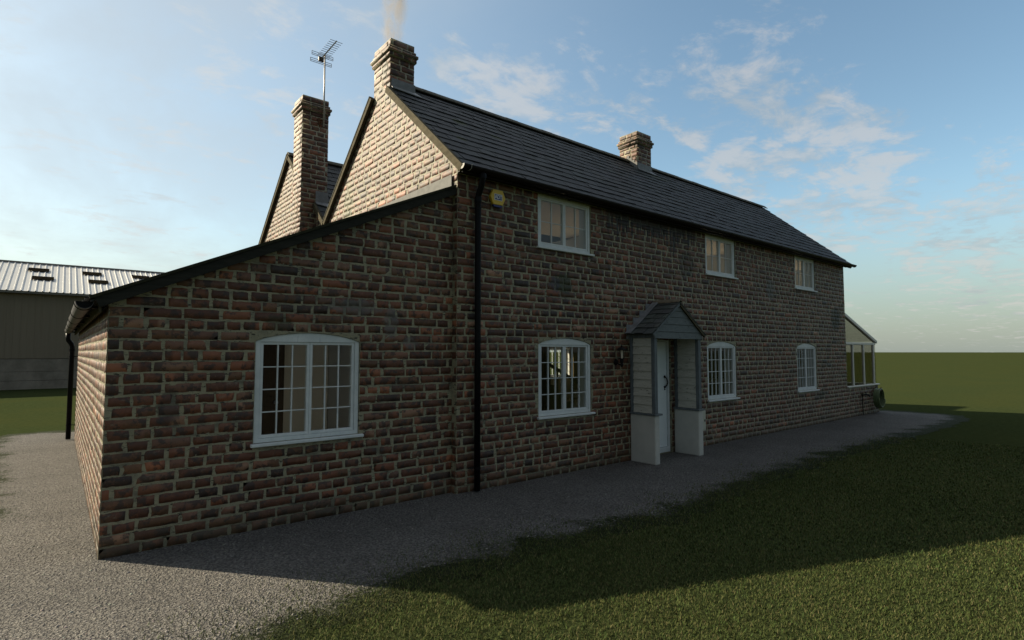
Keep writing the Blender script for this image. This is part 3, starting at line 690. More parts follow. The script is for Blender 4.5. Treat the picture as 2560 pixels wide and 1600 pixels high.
# ---- gutters and downpipes
def halfround(fr, u0, u1, r, m, parent, lip=.006, seg=12, endcap0=None, endcap1=None):
    mb = MB(); pr = []
    for k in range(seg+1):
        a = math.pi*k/seg; pr.append((r*math.cos(a), -r*math.sin(a)))
    inn = [(x*(1-lip/r), y*(1-lip/r)+.0) for x, y in pr][::-1]; P = pr+inn; n = len(P)
    vs = [fr(u, y, x) for u in (u0, u1) for x, y in P]
    fs = [(i, (i+1) % n, n+(i+1) % n, n+i) for i in range(n)]
    fs += [(i, i+1, n-2-i, n-1-i) for i in range(seg)]+[(n+i, n+n-1-i, n+n-2-i, n+i+1) for i in range(seg)]
    mb.add(vs, fs); g = mb.build('gutter', m, parent, smooth=False)
    for uu, mm, nm in ((u0, endcap0, 'end_cap'), (u1, endcap1, 'end_cap')):
        if mm is None: continue
        e = MB(); N = len(pr); w = -.006 if uu == u0 else .006
        e.add([fr(uu+w*.2, y*1.03, x*1.03) for x, y in pr]+[fr(uu+w*1.4, y*1.03, x*1.03) for x, y in pr], [tuple(range(N)), tuple(range(N, 2*N))[::-1]]+[(i, N+i, N+(i+1) % N, (i+1) % N) for i in range(N)])
        e.build(nm, mm, g)
    return g
def clip(fr, u, r, m, g, w=.012):
    mb = MB(); seg = 12; pr = [(r*math.cos(math.pi*k/seg), -r*math.sin(math.pi*k/seg)) for k in range(seg+1)]
    P = [(x*1.10, y*1.10) for x, y in pr]+[(x*1.015, y*1.015) for x, y in pr][::-1]; n = len(P)
    vs = [fr(a, y, x) for a in (u-w/2, u+w/2) for x, y in P]
    mb.add(vs, [(i, (i+1) % n, n+(i+1) % n, n+i) for i in range(n)]+[(i, i+1, n-2-i, n-1-i) for i in range(seg)]+[(n+i, n+n-1-i, n+n-2-i, n+i+1) for i in range(seg)])
    return mb.build('bracket', m, g)
gf = frame((0, 5.605, 4.075), (1, 0, 0), (0, 0, 1), (0, -1, 0))
gm = halfround(gf, 3.80, 16.5, .056, M['gutter'], house, endcap0=M['clip_and_lit_cap'], endcap1=M['gutter'])  # near end cap made pale: sunlight on it put into the colour
clip(gf, 3.905, .056, M['clip_and_lit_cap'], gm, .006)
for u in (4.12, 6.0, 8.05, 10.12, 12.19, 14.26): clip(gf, u, .056, M['gutter'], gm, .05 if u < 4.2 else .02)
gl = frame((.165, 0, 2.176), (0, 1, 0), (0, 0, 1), (-1, 0, 0))
g2 = halfround(gl, 5.85, 14.35, .064, M['gutter_grey'], house, endcap0=None, endcap1=M['pipe'])
e = MB(); seg = 12; pr = [(.0645*math.cos(math.pi*k/seg), -.0645*math.sin(math.pi*k/seg)) for k in range(seg+1)]; N = len(pr)
e.add([gl(5.868, y*.97, x*.97) for x, y in pr]+[gl(5.876, y*.97, x*.97) for x, y in pr], [tuple(range(N)), tuple(range(N, 2*N))[::-1]]+[(i, N+i, N+(i+1) % N, (i+1) % N) for i in range(N)]); e.build('end_cap', M['pipe'], g2)
for u in (6.02, 7.55, 9.1, 10.7, 12.3, 13.8):
    b = clip(gl, u, .064, M['pipe'], g2, .018); 
    mb = MB(); mb.box(.222, .264, u-.012, u+.012, 2.125, 2.150); mb.build('bracket', M['pipe'], g2)
def downpipe(pts, r, sock, brk, m=M['pipe'], wall=None):
    mb = MB(); mb.tube(pts, r, 14); p = mb.build('downpipe', m, house, smooth=True)
    for (c, h) in sock:
        s = MB(); s.lathe(c, [(r, -.001), (r*1.17, 0), (r*1.17, h), (r, h+.001)], 14); s.build('socket', m, p, smooth=False)
    for a, b in brk:
        s = MB(); s.tube([a, b], .008, 6); s.lathe(a, [(r*1.0, -.012), (r*1.1, -.012), (r*1.1, .012), (r*1.0, .012)], 12); s.build('bracket', m, p)
    return p
PX, PY, PR = 4.127, 5.722, .040
downpipe([(4.115, 5.605, 4.02), (4.115, 5.605, 3.965), (4.117, 5.615, 3.93), (4.125, 5.66, 3.85), (4.126, 5.705, 3.78), (PX, PY, 3.74), (PX, PY, 3.5), (PX, PY, 2), (PX, PY, .02)], PR,
         [((4.115, 5.605, 3.955), .06), ((PX, PY, 3.68), .06)], [((PX, PY, 3.60), (4.02, YF+.01, 3.60)), ((PX, PY, 2.28), (4.02, YF+.01, 2.28)), ((PX, PY, .30), (4.02, YF+.01, .30))])
QX, QY = .235, 14.22
downpipe([(.165, QY, 2.13), (.165, QY, 2.02), (.172, QY, 1.98), (.22, QY, 1.91), (QX, QY, 1.85), (QX, QY, 1.7), (QX, QY, .02)], .042, [((QX, QY, 1.76), .06)], [((QX, QY, 1.66), (.34, QY-.07, 1.66)), ((QX, QY, .30), (.34, QY-.07, .30))], m=M['pipe'])

# ---- porch
pc = (7.2+8.53)/2; PFY = 5.288; PW_ = .735; ez, az = 2.045, 2.575
fp = FRONT(0)
porch = MB(); porch.box(7.205, 8.525, PFY-.002, PFY+.045, 1.975, 2.03); porch.box(7.21, 7.262, PFY+.047, YF-.012, 1.975, 2.03); porch.box(8.468, 8.52, PFY+.047, YF-.012, 1.975, 2.03)
porch = porch.build('porch', M['post'], house); porch['label'] = 'small gabled porch with peeling boards and white plinths'
for x0, x1, cp in ((7.203, 7.322, 7.372), (8.405, 8.542, 8.562)):
    mb = MB(); mb.box(x0, x1, PFY, YF-.012, 0, .757); mb.build('plinth', M['render'], porch, bevel=.018)
    mb = MB(); mb.box(x0-.022, cp, PFY-.022, YF-.012, .759, .785); mb.build('plinth_cap', M['post'], porch, bevel=.004)
for x0 in (7.212, 8.438):
    mb = MB(); mb.box(x0, x0+.075, PFY+.004, PFY+.068, .787, 1.973); mb.build('post', M['post'], porch, bevel=.004)
    mb = MB(); mb.box(x0, x0+.075, YF-.068, YF-.013, .787, 1.973); mb.build('post', M['post'], porch, bevel=.004)
    mb = MB(); z = .79; xa, xb = x0+.02, x0+.052
    while z < 1.95:
        zt = min(z+.130, 1.972); y0, y1 = PFY+.07, YF-.07; t = .015
        mb.add([(xa-t, y0, z), (xb+t, y0, z), (xb+t, y1, z), (xa-t, y1, z), (xa, y0, zt), (xb, y0, zt), (xb, y1, zt), (xa, y1, zt)], [(0, 3, 2, 1), (4, 5, 6, 7), (0, 1, 5, 4), (1, 2, 6, 5), (2, 3, 7, 6), (3, 0, 4, 7)]); z += .132
    mb.build('side_panel', M['boards'], porch)
mb = MB(); z = 1.965; hw = .665
rows = [1.965, 2.075, 2.195, 2.315, 2.42, 2.545]
for k in range(5):
    za, zb = rows[k], rows[k+1]-.004; wf = lambda q: max(.012, min(hw, (az-.02-q)/(az-ez)*PW_-.02))
    cuts = [-1, 1] if k in (1, 3, 4) else ([-1, .0, 1] if k == 0 else [-1, .72, 1])
    for a, b in zip(cuts[:-1], cuts[1:]):
        g_ = .002; vs = []
        for yy, tq in ((PFY-.004, 0), (PFY+.02, 0)):
            vs += [(pc+a*wf(za)+g_, yy-(.008 if yy < PFY else 0), za), (pc+b*wf(za)-g_, yy-(.008 if yy < PFY else 0), za), (pc+b*wf(zb)-g_, yy, zb), (pc+a*wf(zb)+g_, yy, zb)]
        mb.add(vs, [(0, 1, 2, 3), (4, 7, 6, 5), (0, 4, 5, 1), (1, 5, 6, 2), (2, 6, 7, 3), (3, 7, 4, 0)])
mb.build('gable_boards', M['bluegrey_boards'], porch)
sp = math.hypot(PW_, az-ez)
for sgn in (-1, 1):
    s_ = V((-sgn*PW_, 0, az-ez))/sp; n_ = V((sgn*(az-ez), 0, PW_))/sp
    fpr = frame((pc+sgn*PW_, 0, ez), (0, 1, 0), s_, n_); y0, y1 = PFY-.035, YF-.013
    slates('porch_roof', fpr, [(y0, 0), (y1, 0), (y1, sp), (y0, sp)], porch, g=.135, sw=.17, u0=y0, u1=y1, v1=sp, seed=31+sgn, thick=.008, slab=.022, base=(.075, .083, .08))
    mb = MB(); mb.fbox(fpr, y0-.004, y0+.022, -.01, sp-.01, -.05, -.013); mb.build('barge_board', M['verge'] if sgn > 0 else M['post'], porch)
    mb = MB(); mb.fbox(fpr, y1-.12, y1, -.03, sp, .026, .036); mb.build('flashing', M['lead'], porch)
    mb = MB()
    for k in range(4):
        u0_ = PW_-.15*k if False else None
        xa = pc+sgn*(PW_-.005-.17*k); xb = pc+sgn*(PW_-.005-.17*(k+1)); zt = ez+(az-ez)*(.17*(k+1))/PW_+.012
        if k == 3: xb = pc+sgn*.04
        mb.box(min(xa, xb), max(xa, xb)-.001, YF-.0125, YF-.009-.0, zt-.22, zt+.015)
    mb.build('stepped_flashing', M['lead'], porch)
mb = MB(); w, dz = .055, .04
for (ya, yb) in ((PFY-.05, PFY+.2), (PFY+.205, YF-.014)):
    P = [(-w, -dz), (-w*.8, -dz+.022), (0, .022), (w*.8, -dz+.022), (w, -dz), (0, -.012)]; n = len(P)
    mb.add([(pc+a, yy, az+.03+b) for yy in (ya, yb) for a, b in P], [(i, (i+1) % n, n+(i+1) % n, n+i) for i in range(n)]+[tuple(range(n))[::-1], tuple(range(n, 2*n))])
mb.build('ridge_tile', M['porch_ridge'], porch)

# ---- staircase seen through the window, inner door
st = MB()
for k in range(9):
    x = 8.05-.21*k; st.box(x, x+.235, 7.35, 8.25, .05 if k == 0 else .12*k, .18+.17*k*.95)
stair = st.build('staircase', M['stair_wood'], house)
mb = MB(); mb.tube([(5.9, 7.3, 1.98), (8.0, 7.3, .98)], .032, 8); mb.build('handrail', M['stair_wood'], stair)
for k in range(10):
    x = 6.05+.2*k; zt = 1.98-(x-5.9)*1./2.1; zb = zt-.82
    b = MB(); b.lathe((x, 7.3, zb), [(.016, 0), (.016, .1), (.026, .14), (.014, .2), (.022, .4), (.014, .55), (.022, .62), (.014, .68), (.014, .82)], 8); b.build('baluster', M['stair_wood'], stair, smooth=True)
for x, z in ((8.02, .05), (5.86, .9)):
    b = MB(); b.box(x-.045, x+.045, 7.255, 7.345, z, z+1.05); b.lathe((x, 7.3, z+1.05), [(.03, 0), (.05, .03), (.055, .07), (.035, .115), (0, .125)], 10); b.build('newel_post', M['stair_wood'], stair)
d = MB(); d.box(2.28, 3.03, 9.855, 9.89, .05, 2.05)
for a, b in ((2.36, 2.62), (2.70, 2.95)):
    d.box(a, b, 9.847, 9.854, .2, .85); d.box(a, b, 9.847, 9.854, 1.0, 1.9)
idoor = d.build('inner_door', M['darkdoor'], house, bevel=.003)
k = MB(); k.tube([(2.89, 9.85, .90), (2.89, 9.815, .90), (2.89, 9.805, .90), (2.89, 9.79, .90), (2.89, 9.775, .90)], [.03, .014, .026, .036, .02], 10); k.build('knob', M['knob'], idoor, smooth=True)

# ================================================================== things fixed to the house
# alarm box
ax, ay, az_ = 4.459, YF, 3.80
al = empty('alarm_box', 'yellow hexagonal burglar alarm box with blue badge beside the downpipe', 'alarm box'); al.location = (ax, YF, az_)
def hexa(r, ry): return [(r, 0), (r*.62, ry), (-r*.62, ry), (-r, 0), (-r*.62, -ry), (r*.62, -ry)]
fa = frame((0, 0, 0), (1, 0, 0), (0, 0, 1), (0, -1, 0))
mb = MB(); mb.prism(fa, hexa(.128, .10), .012, .058); mb.build('casing', M['yellow'], al, bevel=.008)
mb = MB(); mb.prism(fa, [(-.079, -.101), (.079, -.101), (.064, -.128), (-.064, -.128)], .014, .05); mb.build('strobe', M['blue'], al, bevel=.004)
mb = MB(); mb.fbox(fa, -.066, .066, -.042, .042, .0582, .0610); bd = mb.build('badge', M['white_plastic'], al)
mb = MB(); mb.fbox(fa, -.058, .058, -.034, .034, .0612, .0625); mb.build('badge_panel', M['blue'], bd)
cu = bpy.data.curves.new('badge_text', 'FONT'); cu.body = 'ADT'; cu.align_x = 'CENTER'; cu.align_y = 'CENTER'; cu.size = .072; cu.extrude = .0006; cu.offset = .0016; cu.space_character = .92
to = bpy.data.objects.new('badge_text', cu); COL.objects.link(to); bpy.context.view_layer.update()
me = bpy.data.meshes.new_from_object(to); bpy.data.objects.remove(to); me.materials.clear(); me.materials.append(M['white_plastic'])
to = bpy.data.objects.new('lettering', me); link(to, bd); to.rotation_euler = (R(90), 0, 0); to.location = (0, -.0632, 0); to.scale = (.86, 1, 1)

# wall lantern
wl = empty('wall_lantern', 'black coach lantern on a curved arm on the brick wall left of the porch', 'wall lamp'); wl.location = (6.865, YF, 1.59)
mb = MB(); mb.tube([(0, -.012, 0), (0, -.03, 0)], [.052, .035], 12); mb.build('wall_plate', M['iron'], wl)
mb = MB(); mb.tube([(0, -.02, .0), (.0, -.07, -.035), (.0, -.13, -.035)], .011, 8); mb.tube([(0, -.028, .03), (.0, -.05, .0), (.0, -.055, -.02)], .006, 6)
mb.lathe((0, -.13, -.035), [(0, -.05), (.018, -.03), (.026, -.005), (.018, .02), (.028, .045), (.03, .08), (.042, .086), (.042, .096), (0, .097)], 12); mb.build('arm', M['iron'], wl, smooth=False)
mb = MB(); mb.lathe((0, -.13, .06), [(0, .0), (.018, .0), (.018, .125), (0, .125)], 12); mb.build('lamp_tube', M['lamp_glass'], wl)
mb = MB()
for k in range(6):
    a = 2*math.pi*k/6+.3; c_, s_ = math.cos(a), math.sin(a); mb.tube([(.040*c_, -.13+.040*s_, .06), (.060*c_, -.13+.060*s_, .19)], .004, 5)
mb.build('cage', M['iron'], wl)
mb = MB(); mb.lathe((0, -.13, .186), [(0, 0), (.062, .0), (.085, .006), (.085, .010), (.05, .035), (.028, .048), (.016, .05), (.016, .07), (.007, .082), (.0, .105)], 12); mb.build('roof_cap', M['iron'], wl)

# meter box
mbx = empty('meter_box', 'cream meter box low on the wall right of the porch', 'meter box'); mbx.location = (9.08, YF, .31)
mb = MB(); mb.prism(fa, [(-.19, 0), (.19, 0), (.19, .36), (.14, .405), (-.14, .405), (-.19, .36)], .012, .10); mb.build('casing', M['meter'], mbx, bevel=.012)
mb = MB(); mb.fbox(fa, -.165, .165, .03, .345, .102, .112); cv = mb.build('cover', M['meter'], mbx, bevel=.004)
mb = MB(); mb.fbox(fa, .12, .14, .17, .21, .1125, .12); mb.build('latch', M['iron'], cv)

# television aerial on the rear stack
ae = empty('tv_aerial', 'grey television aerial on a mast fixed to the tall rear chimney', 'aerial'); ae.location = (3.94, 10.72, 6.23)
AX = V((3.94, 10.72, 6.23))
mb = MB(); mb.tube([(0, 0, 0), (0, 0, 1.475)], .016, 10); mb.build('mast', M['alu'], ae, smooth=True)
mb = MB(); mb.box(-.085, -.035, .045, .068, .03, .17); mb.box(-.06, .02, .0, .05, .07, .09); mb.box(-.06, .02, .0, .05, .12, .14); mb.build('wall_bracket', M['rust'], ae)
# boom runs from reflector (toward the viewer's left) up-right; rods parallel to the facade
b0 = V((-.035, .15, 1.42)); bdir = V((.0, -1.0, .015)).normalized()
def bp(t): return b0+bdir*t
mb = MB(); mb.tube([bp(-.02), bp(.84)], .013, 4); mb.build('boom', M['alu'], ae)
for k in range(10):
    q = bp(.115+.0785*k); r_ = .122; mb = MB(); mb.tube([q-V((r_, 0, 0)), q+V((r_, 0, 0))], .0045, 6); mb.build('rod', M['wire'], ae)
for zz, t in ((.055, .06), (-.045, -.02)):
    mb = MB(); q = bp(t)+V((.02, 0, zz))
    for dz in (0, .04, -.03): mb.tube([q+V((-.215, 0, dz)), q+V((.215, 0, dz))], .005, 6)
    for dx in (-.215, .215): mb.tube([q+V((dx, 0, -.03)), q+V((dx, 0, .04))], .005, 6)
    mb.build('reflector', M['wire'], ae)
mb = MB(); q = bp(.03); mb.box(q.x-.05, q.x+.05, q.y-.02, q.y+.02, q.z-.05, q.z+.035); mb.build('junction_box', M['wire'], ae)

# ================================================================== conservatory
cons = empty('conservatory', 'white framed lean-to glass conservatory on a low brick wall at the far end', 'conservatory'); 
CY, CX0, CX1, CYB = 5.803, 16.30, 18.56, 9.3
brick_wall('dwarf_wall', FRONT(CY), [(XR+.01, 0), (CX1, 0), (CX1, .80), (XR+.01, .80)], [], cons, 61, grid=(6, 4))
brick_wall('dwarf_wall', RIGHT(CX1), [(CY, 0), (CYB, 0), (CYB, .80), (CY, .80)], [], cons, 62, grid=(6, 4))
brick_wall('dwarf_wall', BACK(CYB), [(-CX1, 0), (-XR-.01, 0), (-XR-.01, .80), (-CX1, .80)], [], cons, 63, grid=(6, 4))
mb = MB(); mb.box(XR+.012, CX1+.045, CY-.045, CY+.10, .802, .835); mb.box(CX1-.10, CX1+.045, CY+.102, CYB+.045, .802, .835); mb.box(XR+.012, CX1-.102, CYB-.1, CYB+.045, .802, .835); mb.build('sill', M['upvc'], cons, bevel=.006)
def zc(x): return 2.775-(x-16.24)*(2.775-2.055)/(18.56-16.24)
for y0 in (CY, CYB-.07):
    mb = MB(); mb.box(XR+.012, CX1-.07, y0, y0+.06, 1.955, 2.015); mb.build('rail', M['upvc'], cons, bevel=.004)
    for x in (16.76, 17.55, CX1-.24):
        mb = MB(); mb.box(x, x+.055, y0+.002, y0+.058, .836, 1.954); mb.build('post', M['upvc'], cons, bevel=.003)
    mb = MB(); mb.fbox(frame((0, y0, 0), (1, 0, 0), (0, 0, 1), (0, 1, 0)), XR+.012, CX1-.03, .836, 1.954, .026, .032); mb.build('pane', M['cons_glass'], cons)
    mb = MB(); mb.prism(frame((0, y0+.03, 0), (1, 0, 0), (0, 0, 1), (0, -1, 0)), [(XR+.012, 2.016), (CX1-.10, 2.016), (XR+.012, zc(XR)-.03)], -.003, .003); mb.build('pane', M['cons_glass'], cons)
    mb = MB(); th = math.atan2(-(2.775-2.055), 2.32); uu = V((math.cos(th), 0, math.sin(th))); vv = V((-math.sin(th), 0, math.cos(th)))
    fr_c = frame((XR+.012, y0, 2.775), uu, vv, (0, -1, 0)); mb.fbox(fr_c, 0, 2.44, -.055, .02, -.065, .02); mb.build('rafter', M['upvc'], cons, bevel=.004)
for y in (CY+.85, CY+1.7, CY+2.6):
    fr_c = frame((XR+.012, y, 2.775), uu, vv, (0, -1, 0)); mb = MB(); mb.fbox(fr_c, 0, 2.42, -.05, -.002, -.05, 0); mb.build('rafter', M['upvc'], cons, bevel=.004)
fr_c = frame((XR+.012, 0, 2.775), uu, vv, (0, -1, 0)); mb = MB(); mb.fbox(fr_c, 0, 2.43, .0, .006, -CYB+.01, -CY-.07); mb.build('roof_pane', M['cons_glass'], cons)
mb = MB(); mb.box(CX1-.06, CX1-.002, CY+.062, CYB-.072, 1.955, 2.02); mb.build('rail', M['upvc'], cons, bevel=.004)
for y in (CY+.85, CY+1.7, CY+2.6):
    mb = MB(); mb.box(CX1-.058, CX1-.004, y, y+.05, .836, 1.954); mb.build('post', M['upvc'], cons, bevel=.003)
mb = MB(); mb.box(CX1-.035, CX1-.029, CY+.06, CYB-.07, .836, 1.954); mb.build('pane', M['cons_glass'], cons)
mb = MB(); mb.box(XR+.012, CX1-.11, CY+.11, CYB-.11, .01, .04); mb.build('floor', M['floorboard'], cons)

# garden tap and hose
tp = empty('garden_tap', 'dark garden tap on a thin pipe on the low conservatory wall', 'tap'); tp.location = (17.25, CY, .02)
mb = MB(); mb.tube([(0, -.03, 0), (0, -.03, .53)], .012, 8); mb.build('pipe', M['iron'], tp)
mb = MB(); mb.tube([(0, -.012, .55), (0, -.05, .55), (.05, -.10, .56), (.09, -.15, .55), (.11, -.175, .50)], [.03, .022, .024, .02, .018], 10); mb.build('spout', M['iron'], tp, smooth=True)
mb = MB(); mb.tube([(.05, -.10, .57), (.05, -.10, .62)], .01, 8); mb.tube([(.0, -.10, .625), (.1, -.10, .625)], .01, 8); mb.build('tap_handle', M['iron'], tp)
hs = empty('garden_hose', 'coiled green garden hose hung on a rusty bracket at the wall corner', 'hose'); hs.location = (18.24, CY, .44)
mb = MB(); r_ = random.Random(5); pts = []
for i in range(9*28):
    t = i/28; a = 2*math.pi*t; j = int(t); pts.append((.245*math.cos(a)*(1+.02*math.sin(j*3)), -.045-.031*(t % 5)-.0*j, .255*math.sin(a)*(1+.02*math.cos(j*2))-(.02 if t > 5 else 0)*1))
mb.tube(pts, .0165, 6); mb.build('coil', M['hose'], hs, smooth=True)
mb = MB(); mb.box(.0, .06, -.16, -.01, .225, .25); mb.box(.0, .06, -.175, -.16, .20, .30); mb.build('hose_bracket', M['rust'], hs)

# ================================================================== things inside the house
cur = MB(); n = 60
for sgn, x0, x1 in ((0, 14.86, 15.5), (1, 13.05, 13.62)):
    vs = []; 
    for z in (.35, 2.15):
        for i in range(n+1):
            t = i/n; vs.append((x0+(x1-x0)*t, 14.52+.03*math.sin(t*48), z))
    nv = n+1; vs += [(a, b+.004, c) for a, b, c in vs]
    fs = [(i, i+1, nv+i+1, nv+i) for i in range(n)]+[(2*nv+i, 3*nv+i, 3*nv+i+1, 2*nv+i+1) for i in range(n)]
    m_ = MB(); m_.add(vs, fs); c_ = m_.build('curtain', M['curtain'], None, smooth=True)
    tag(c_, 'brown striped curtain seen deep inside, %s side of the far window' % ('right' if sgn == 0 else 'left'), 'curtain', 'curtains at the rear window')
kc = empty('kitchen_counter', 'pale worktop on dark cupboards inside, dark block for an unlit opening above, seen through the window beside the porch', 'worktop'); kc.location = (0, 0, 0)
mb = MB(); mb.box(11.25, 11.58, 6.5, 8.9, 1.06, 1.11); mb.build('worktop', M['counter'], kc)
mb = MB(); mb.box(11.28, 11.58, 6.53, 8.87, .06, 1.05); mb.build('cupboard', M['darkdoor'], kc)
mb = MB(); mb.box(11.42, 11.58, 6.5, 8.9, 1.16, 1.78); mb.build('dark_opening_block', M['darkdoor'], kc)  # dark block added in place of the unlit opening in the wall
wh = empty('wall_hanging', 'bunch of brown dried leaves hanging on the inside wall behind the far ground-floor window', 'dried flowers'); wh.location = (15.75, 6.75, 1.62)
for nm, mm, cx, cz, rx, rz, sd in (('leaf_bunch', 'dryleaf', .1, .0, .13, .28, 1), ('leaf_bunch', 'leaf_red', -.18, .1, .09, .16, 2)):
    rr = random.Random(sd); mb = MB()
    for i in range(90):
        a = rr.uniform(0, 6.28); q = math.sqrt(rr.random()); p = V((cx+rx*q*math.cos(a), rr.uniform(-.06, .06), cz+rz*q*math.sin(a)))
        d1 = V((rr.gauss(0, 1), rr.gauss(0, 1), rr.gauss(0, 1))).normalized()*.05; d2 = d1.cross(V((rr.gauss(0, 1), rr.gauss(0, 1), rr.gauss(0, 1)))).normalized()*.022
        mb.add([p-d1, p+d2, p+d1, p-d2], [(0, 1, 2, 3)])
    mb.build(nm, M[mm], wh)

# ================================================================== barn
barn = empty('barn', 'long open-field barn with pale corrugated roof and drab boarded walls', 'barn')
BX0, BX1, BY = -34., 22., 34.7
def cladding(name, x0, x1, y, z0, z1, parent):
    r = random.Random(4); mb = MB(); x = x0
    while x < x1:
        w = .255; n = r.uniform(-.006, .006); mb.box(x, x+w-.004, y+n, y+.03+n, z0, z1-r.uniform(0, .02)); x += w
    return mb.build(name, M['barn_cladding'], parent)
cladding('cladding', BX0, BX1, BY, 1.44, 4.52, barn)
mb = MB(); mb.box(BX0, BX1, BY+.035, BY+.05, 1.5, 4.3); mb.build('lining', M['barn_cladding'], barn)
zz = [0., .41, .835, 1.43]
for a, b in zip(zz[:-1], zz[1:]):
    mb = MB(); mb.box(BX0, BX1, BY-.02-.003*a, BY+.12, a-(.05 if a == 0 else 0), b-.012); mb.build('concrete_panel', M['barn_concrete'], barn)
mb = MB(); mb.box(BX0, BX1, BY-.3, BY-.2, 4.50, 4.60); mb.build('eaves_trim', M['barn_trim'], barn)
sl = .355; fb = frame((0, BY-.34, 4.60), (1, 0, 0), V((0, 1, sl)).normalized(), V((0, -sl, 1)).normalized()); LB = (40-BY+.34)*math.hypot(1, sl)
def corrugated(name, fr, x0, x1, L, parent):
    mb = MB(); x = x0; P = [(0, 0), (.19, 0), (.203, .032), (.240, .032), (.255, 0)]; prof = []
    while x < x1: prof += [(x+a, b) for a, b in P[:4]]; x += .255
    vs = [fr(u, v, n) for v in (0, L) for u, n in prof]; k = len(prof)
    mb.add(vs, [(i, i+1, k+i+1, k+i) for i in range(k-1)])
    mb.add([fr(u, v, n-.012) for v in (0, L) for u, n in prof], [(i, k+i, k+i+1, i+1) for i in range(k-1)])
    mb.add([fr(u, 0, n) for u, n in prof]+[fr(u, 0, n-.012) for u, n in prof], [(i, k+i, k+i+1, i+1) for i in range(k-1)])
    return mb.build(name, M['barn_roof'], parent)
broof = corrugated('roof', fb, BX0, BX1, LB, barn)
fb2 = frame((0, 45.3+.34, 4.60), (1, 0, 0), V((0, -1, sl)).normalized(), V((0, sl, 1)).normalized())
corrugated('roof', fb2, BX0, BX1, LB, barn)
mb = MB(); mb.box(BX0-.1, BX1+.1, 39.86, 40.14, 4.60+(40-BY+.34)*sl-.02, 4.60+(40-BY+.34)*sl+.055); mb.build('ridge_capping', M['barn_trim'], barn)
mb = MB(); mb.box(BX0, BX1, 45.25, 45.3, 0, 4.55)
for x in (BX0, BX1-.05): mb.prism(frame((x, 0, 0), (0, 1, 0), (0, 0, 1), (1, 0, 0)), [(BY+.06, 0), (45.24, 0), (45.24, 4.5), (40, 6.35), (BY+.06, 4.5)], 0, .05)
mb.build('end_wall', M['barn_cladding'], barn)
for i in range(-14, 9):
    xa = -1.33+2.26*i
    for (dx, ya, yb) in ((0, 38.12, 38.78), (.22, 36.42, 37.08)):
        va, vb = [(y-BY+.34)*math.hypot(1, sl) for y in (ya, yb)]
        mb = MB(); mb.fbox(fb, xa+dx, xa+dx+.86, va, vb, .05, .058); mb.fbox(fb, xa+dx+.42, xa+dx+.435, va, vb, .0585, .062)
        if abs(i) < 9: mb.build('rooflight', M['rooflight'], barn)

# ================================================================== ground
def noise1(t, s): return sum(math.sin(t*f+s*k)/f for k, f in ((1.3, 2.1), (2.7, 4.7), (4.1, 9.3), (6.2, 19.)))
mb = MB(); S = 4000; mb.add([(-S, -S, 0), (S, -S, 0), (S, S, 0), (-S, S, 0)], [(0, 1, 2, 3)])
lawn = mb.build('lawn', M['lawn']); lawn['kind'] = 'structure'
GP = [(.33, 15.6), (-.2, 15.85), (-.7, 15.5), (-.8, 14.6), (-.74, 13), (-.6, 10.4), (-.46, 7.9), (-.75, 5.5), (-.9, 3.6), (-.4, 2.9), (.2, 3.1), (.8, 3.72), (1.47, 3.78), (2.04, 3.93), (2.7, 3.98), (3.62, 3.98), (4.26, 3.85), (5.16, 3.74), (6.73, 3.92), (9.7, 4.05), (13.49, 4.0), (17.2, 3.95), (18.6, 4.05), (19.1, 4.4), (19.2, 5.3), (19.05, 6.0), (18.9, 9.6), (18.3, 9.9), (16.4, 9.9), (16.4, 15.5), (3, 15.7)]
def dense(P, step=.06, amp=.12):
    out = []
    for i in range(len(P)):
        a, b = V((*P[i], 0)), V((*P[(i+1) % len(P)], 0)); L = (b-a).length; n = max(1, int(L/step)); d = (b-a).normalized(); nn = V((-d.y, d.x, 0))
        for k in range(n):
            p = a+(b-a)*k/n; t = i*3.1+k*step*3; q = p+nn*noise1(t, i)*amp; out.append((q.x+math.sin(t*7)*.035+random.uniform(-.02, .02), q.y+math.sin(t*11)*.035+random.uniform(-.02, .02)))
    return out
GD = dense(GP)
def inpoly(x, y, P):
    c = np.zeros(x.shape, bool); j = len(P)-1
    for i in range(len(P)):
        xi, yi = P[i]; xj, yj = P[j]
        if yi != yj: c ^= ((yi > y) != (yj > y)) & (x < (xj-xi)*(y-yi)/(yj-yi)+xi)
        j = i
    return c
def polydist(x, y, P):
    d = np.full(x.shape, 1e9)
    for i in range(len(P)):
        ax_, ay_ = P[i]; bx, by = P[(i+1) % len(P)]; dx, dy = bx-ax_, by-ay_; L = dx*dx+dy*dy+1e-9
        t = np.clip(((x-ax_)*dx+(y-ay_)*dy)/L, 0, 1); d = np.minimum(d, np.hypot(x-ax_-t*dx, y-ay_-t*dy))
    return d

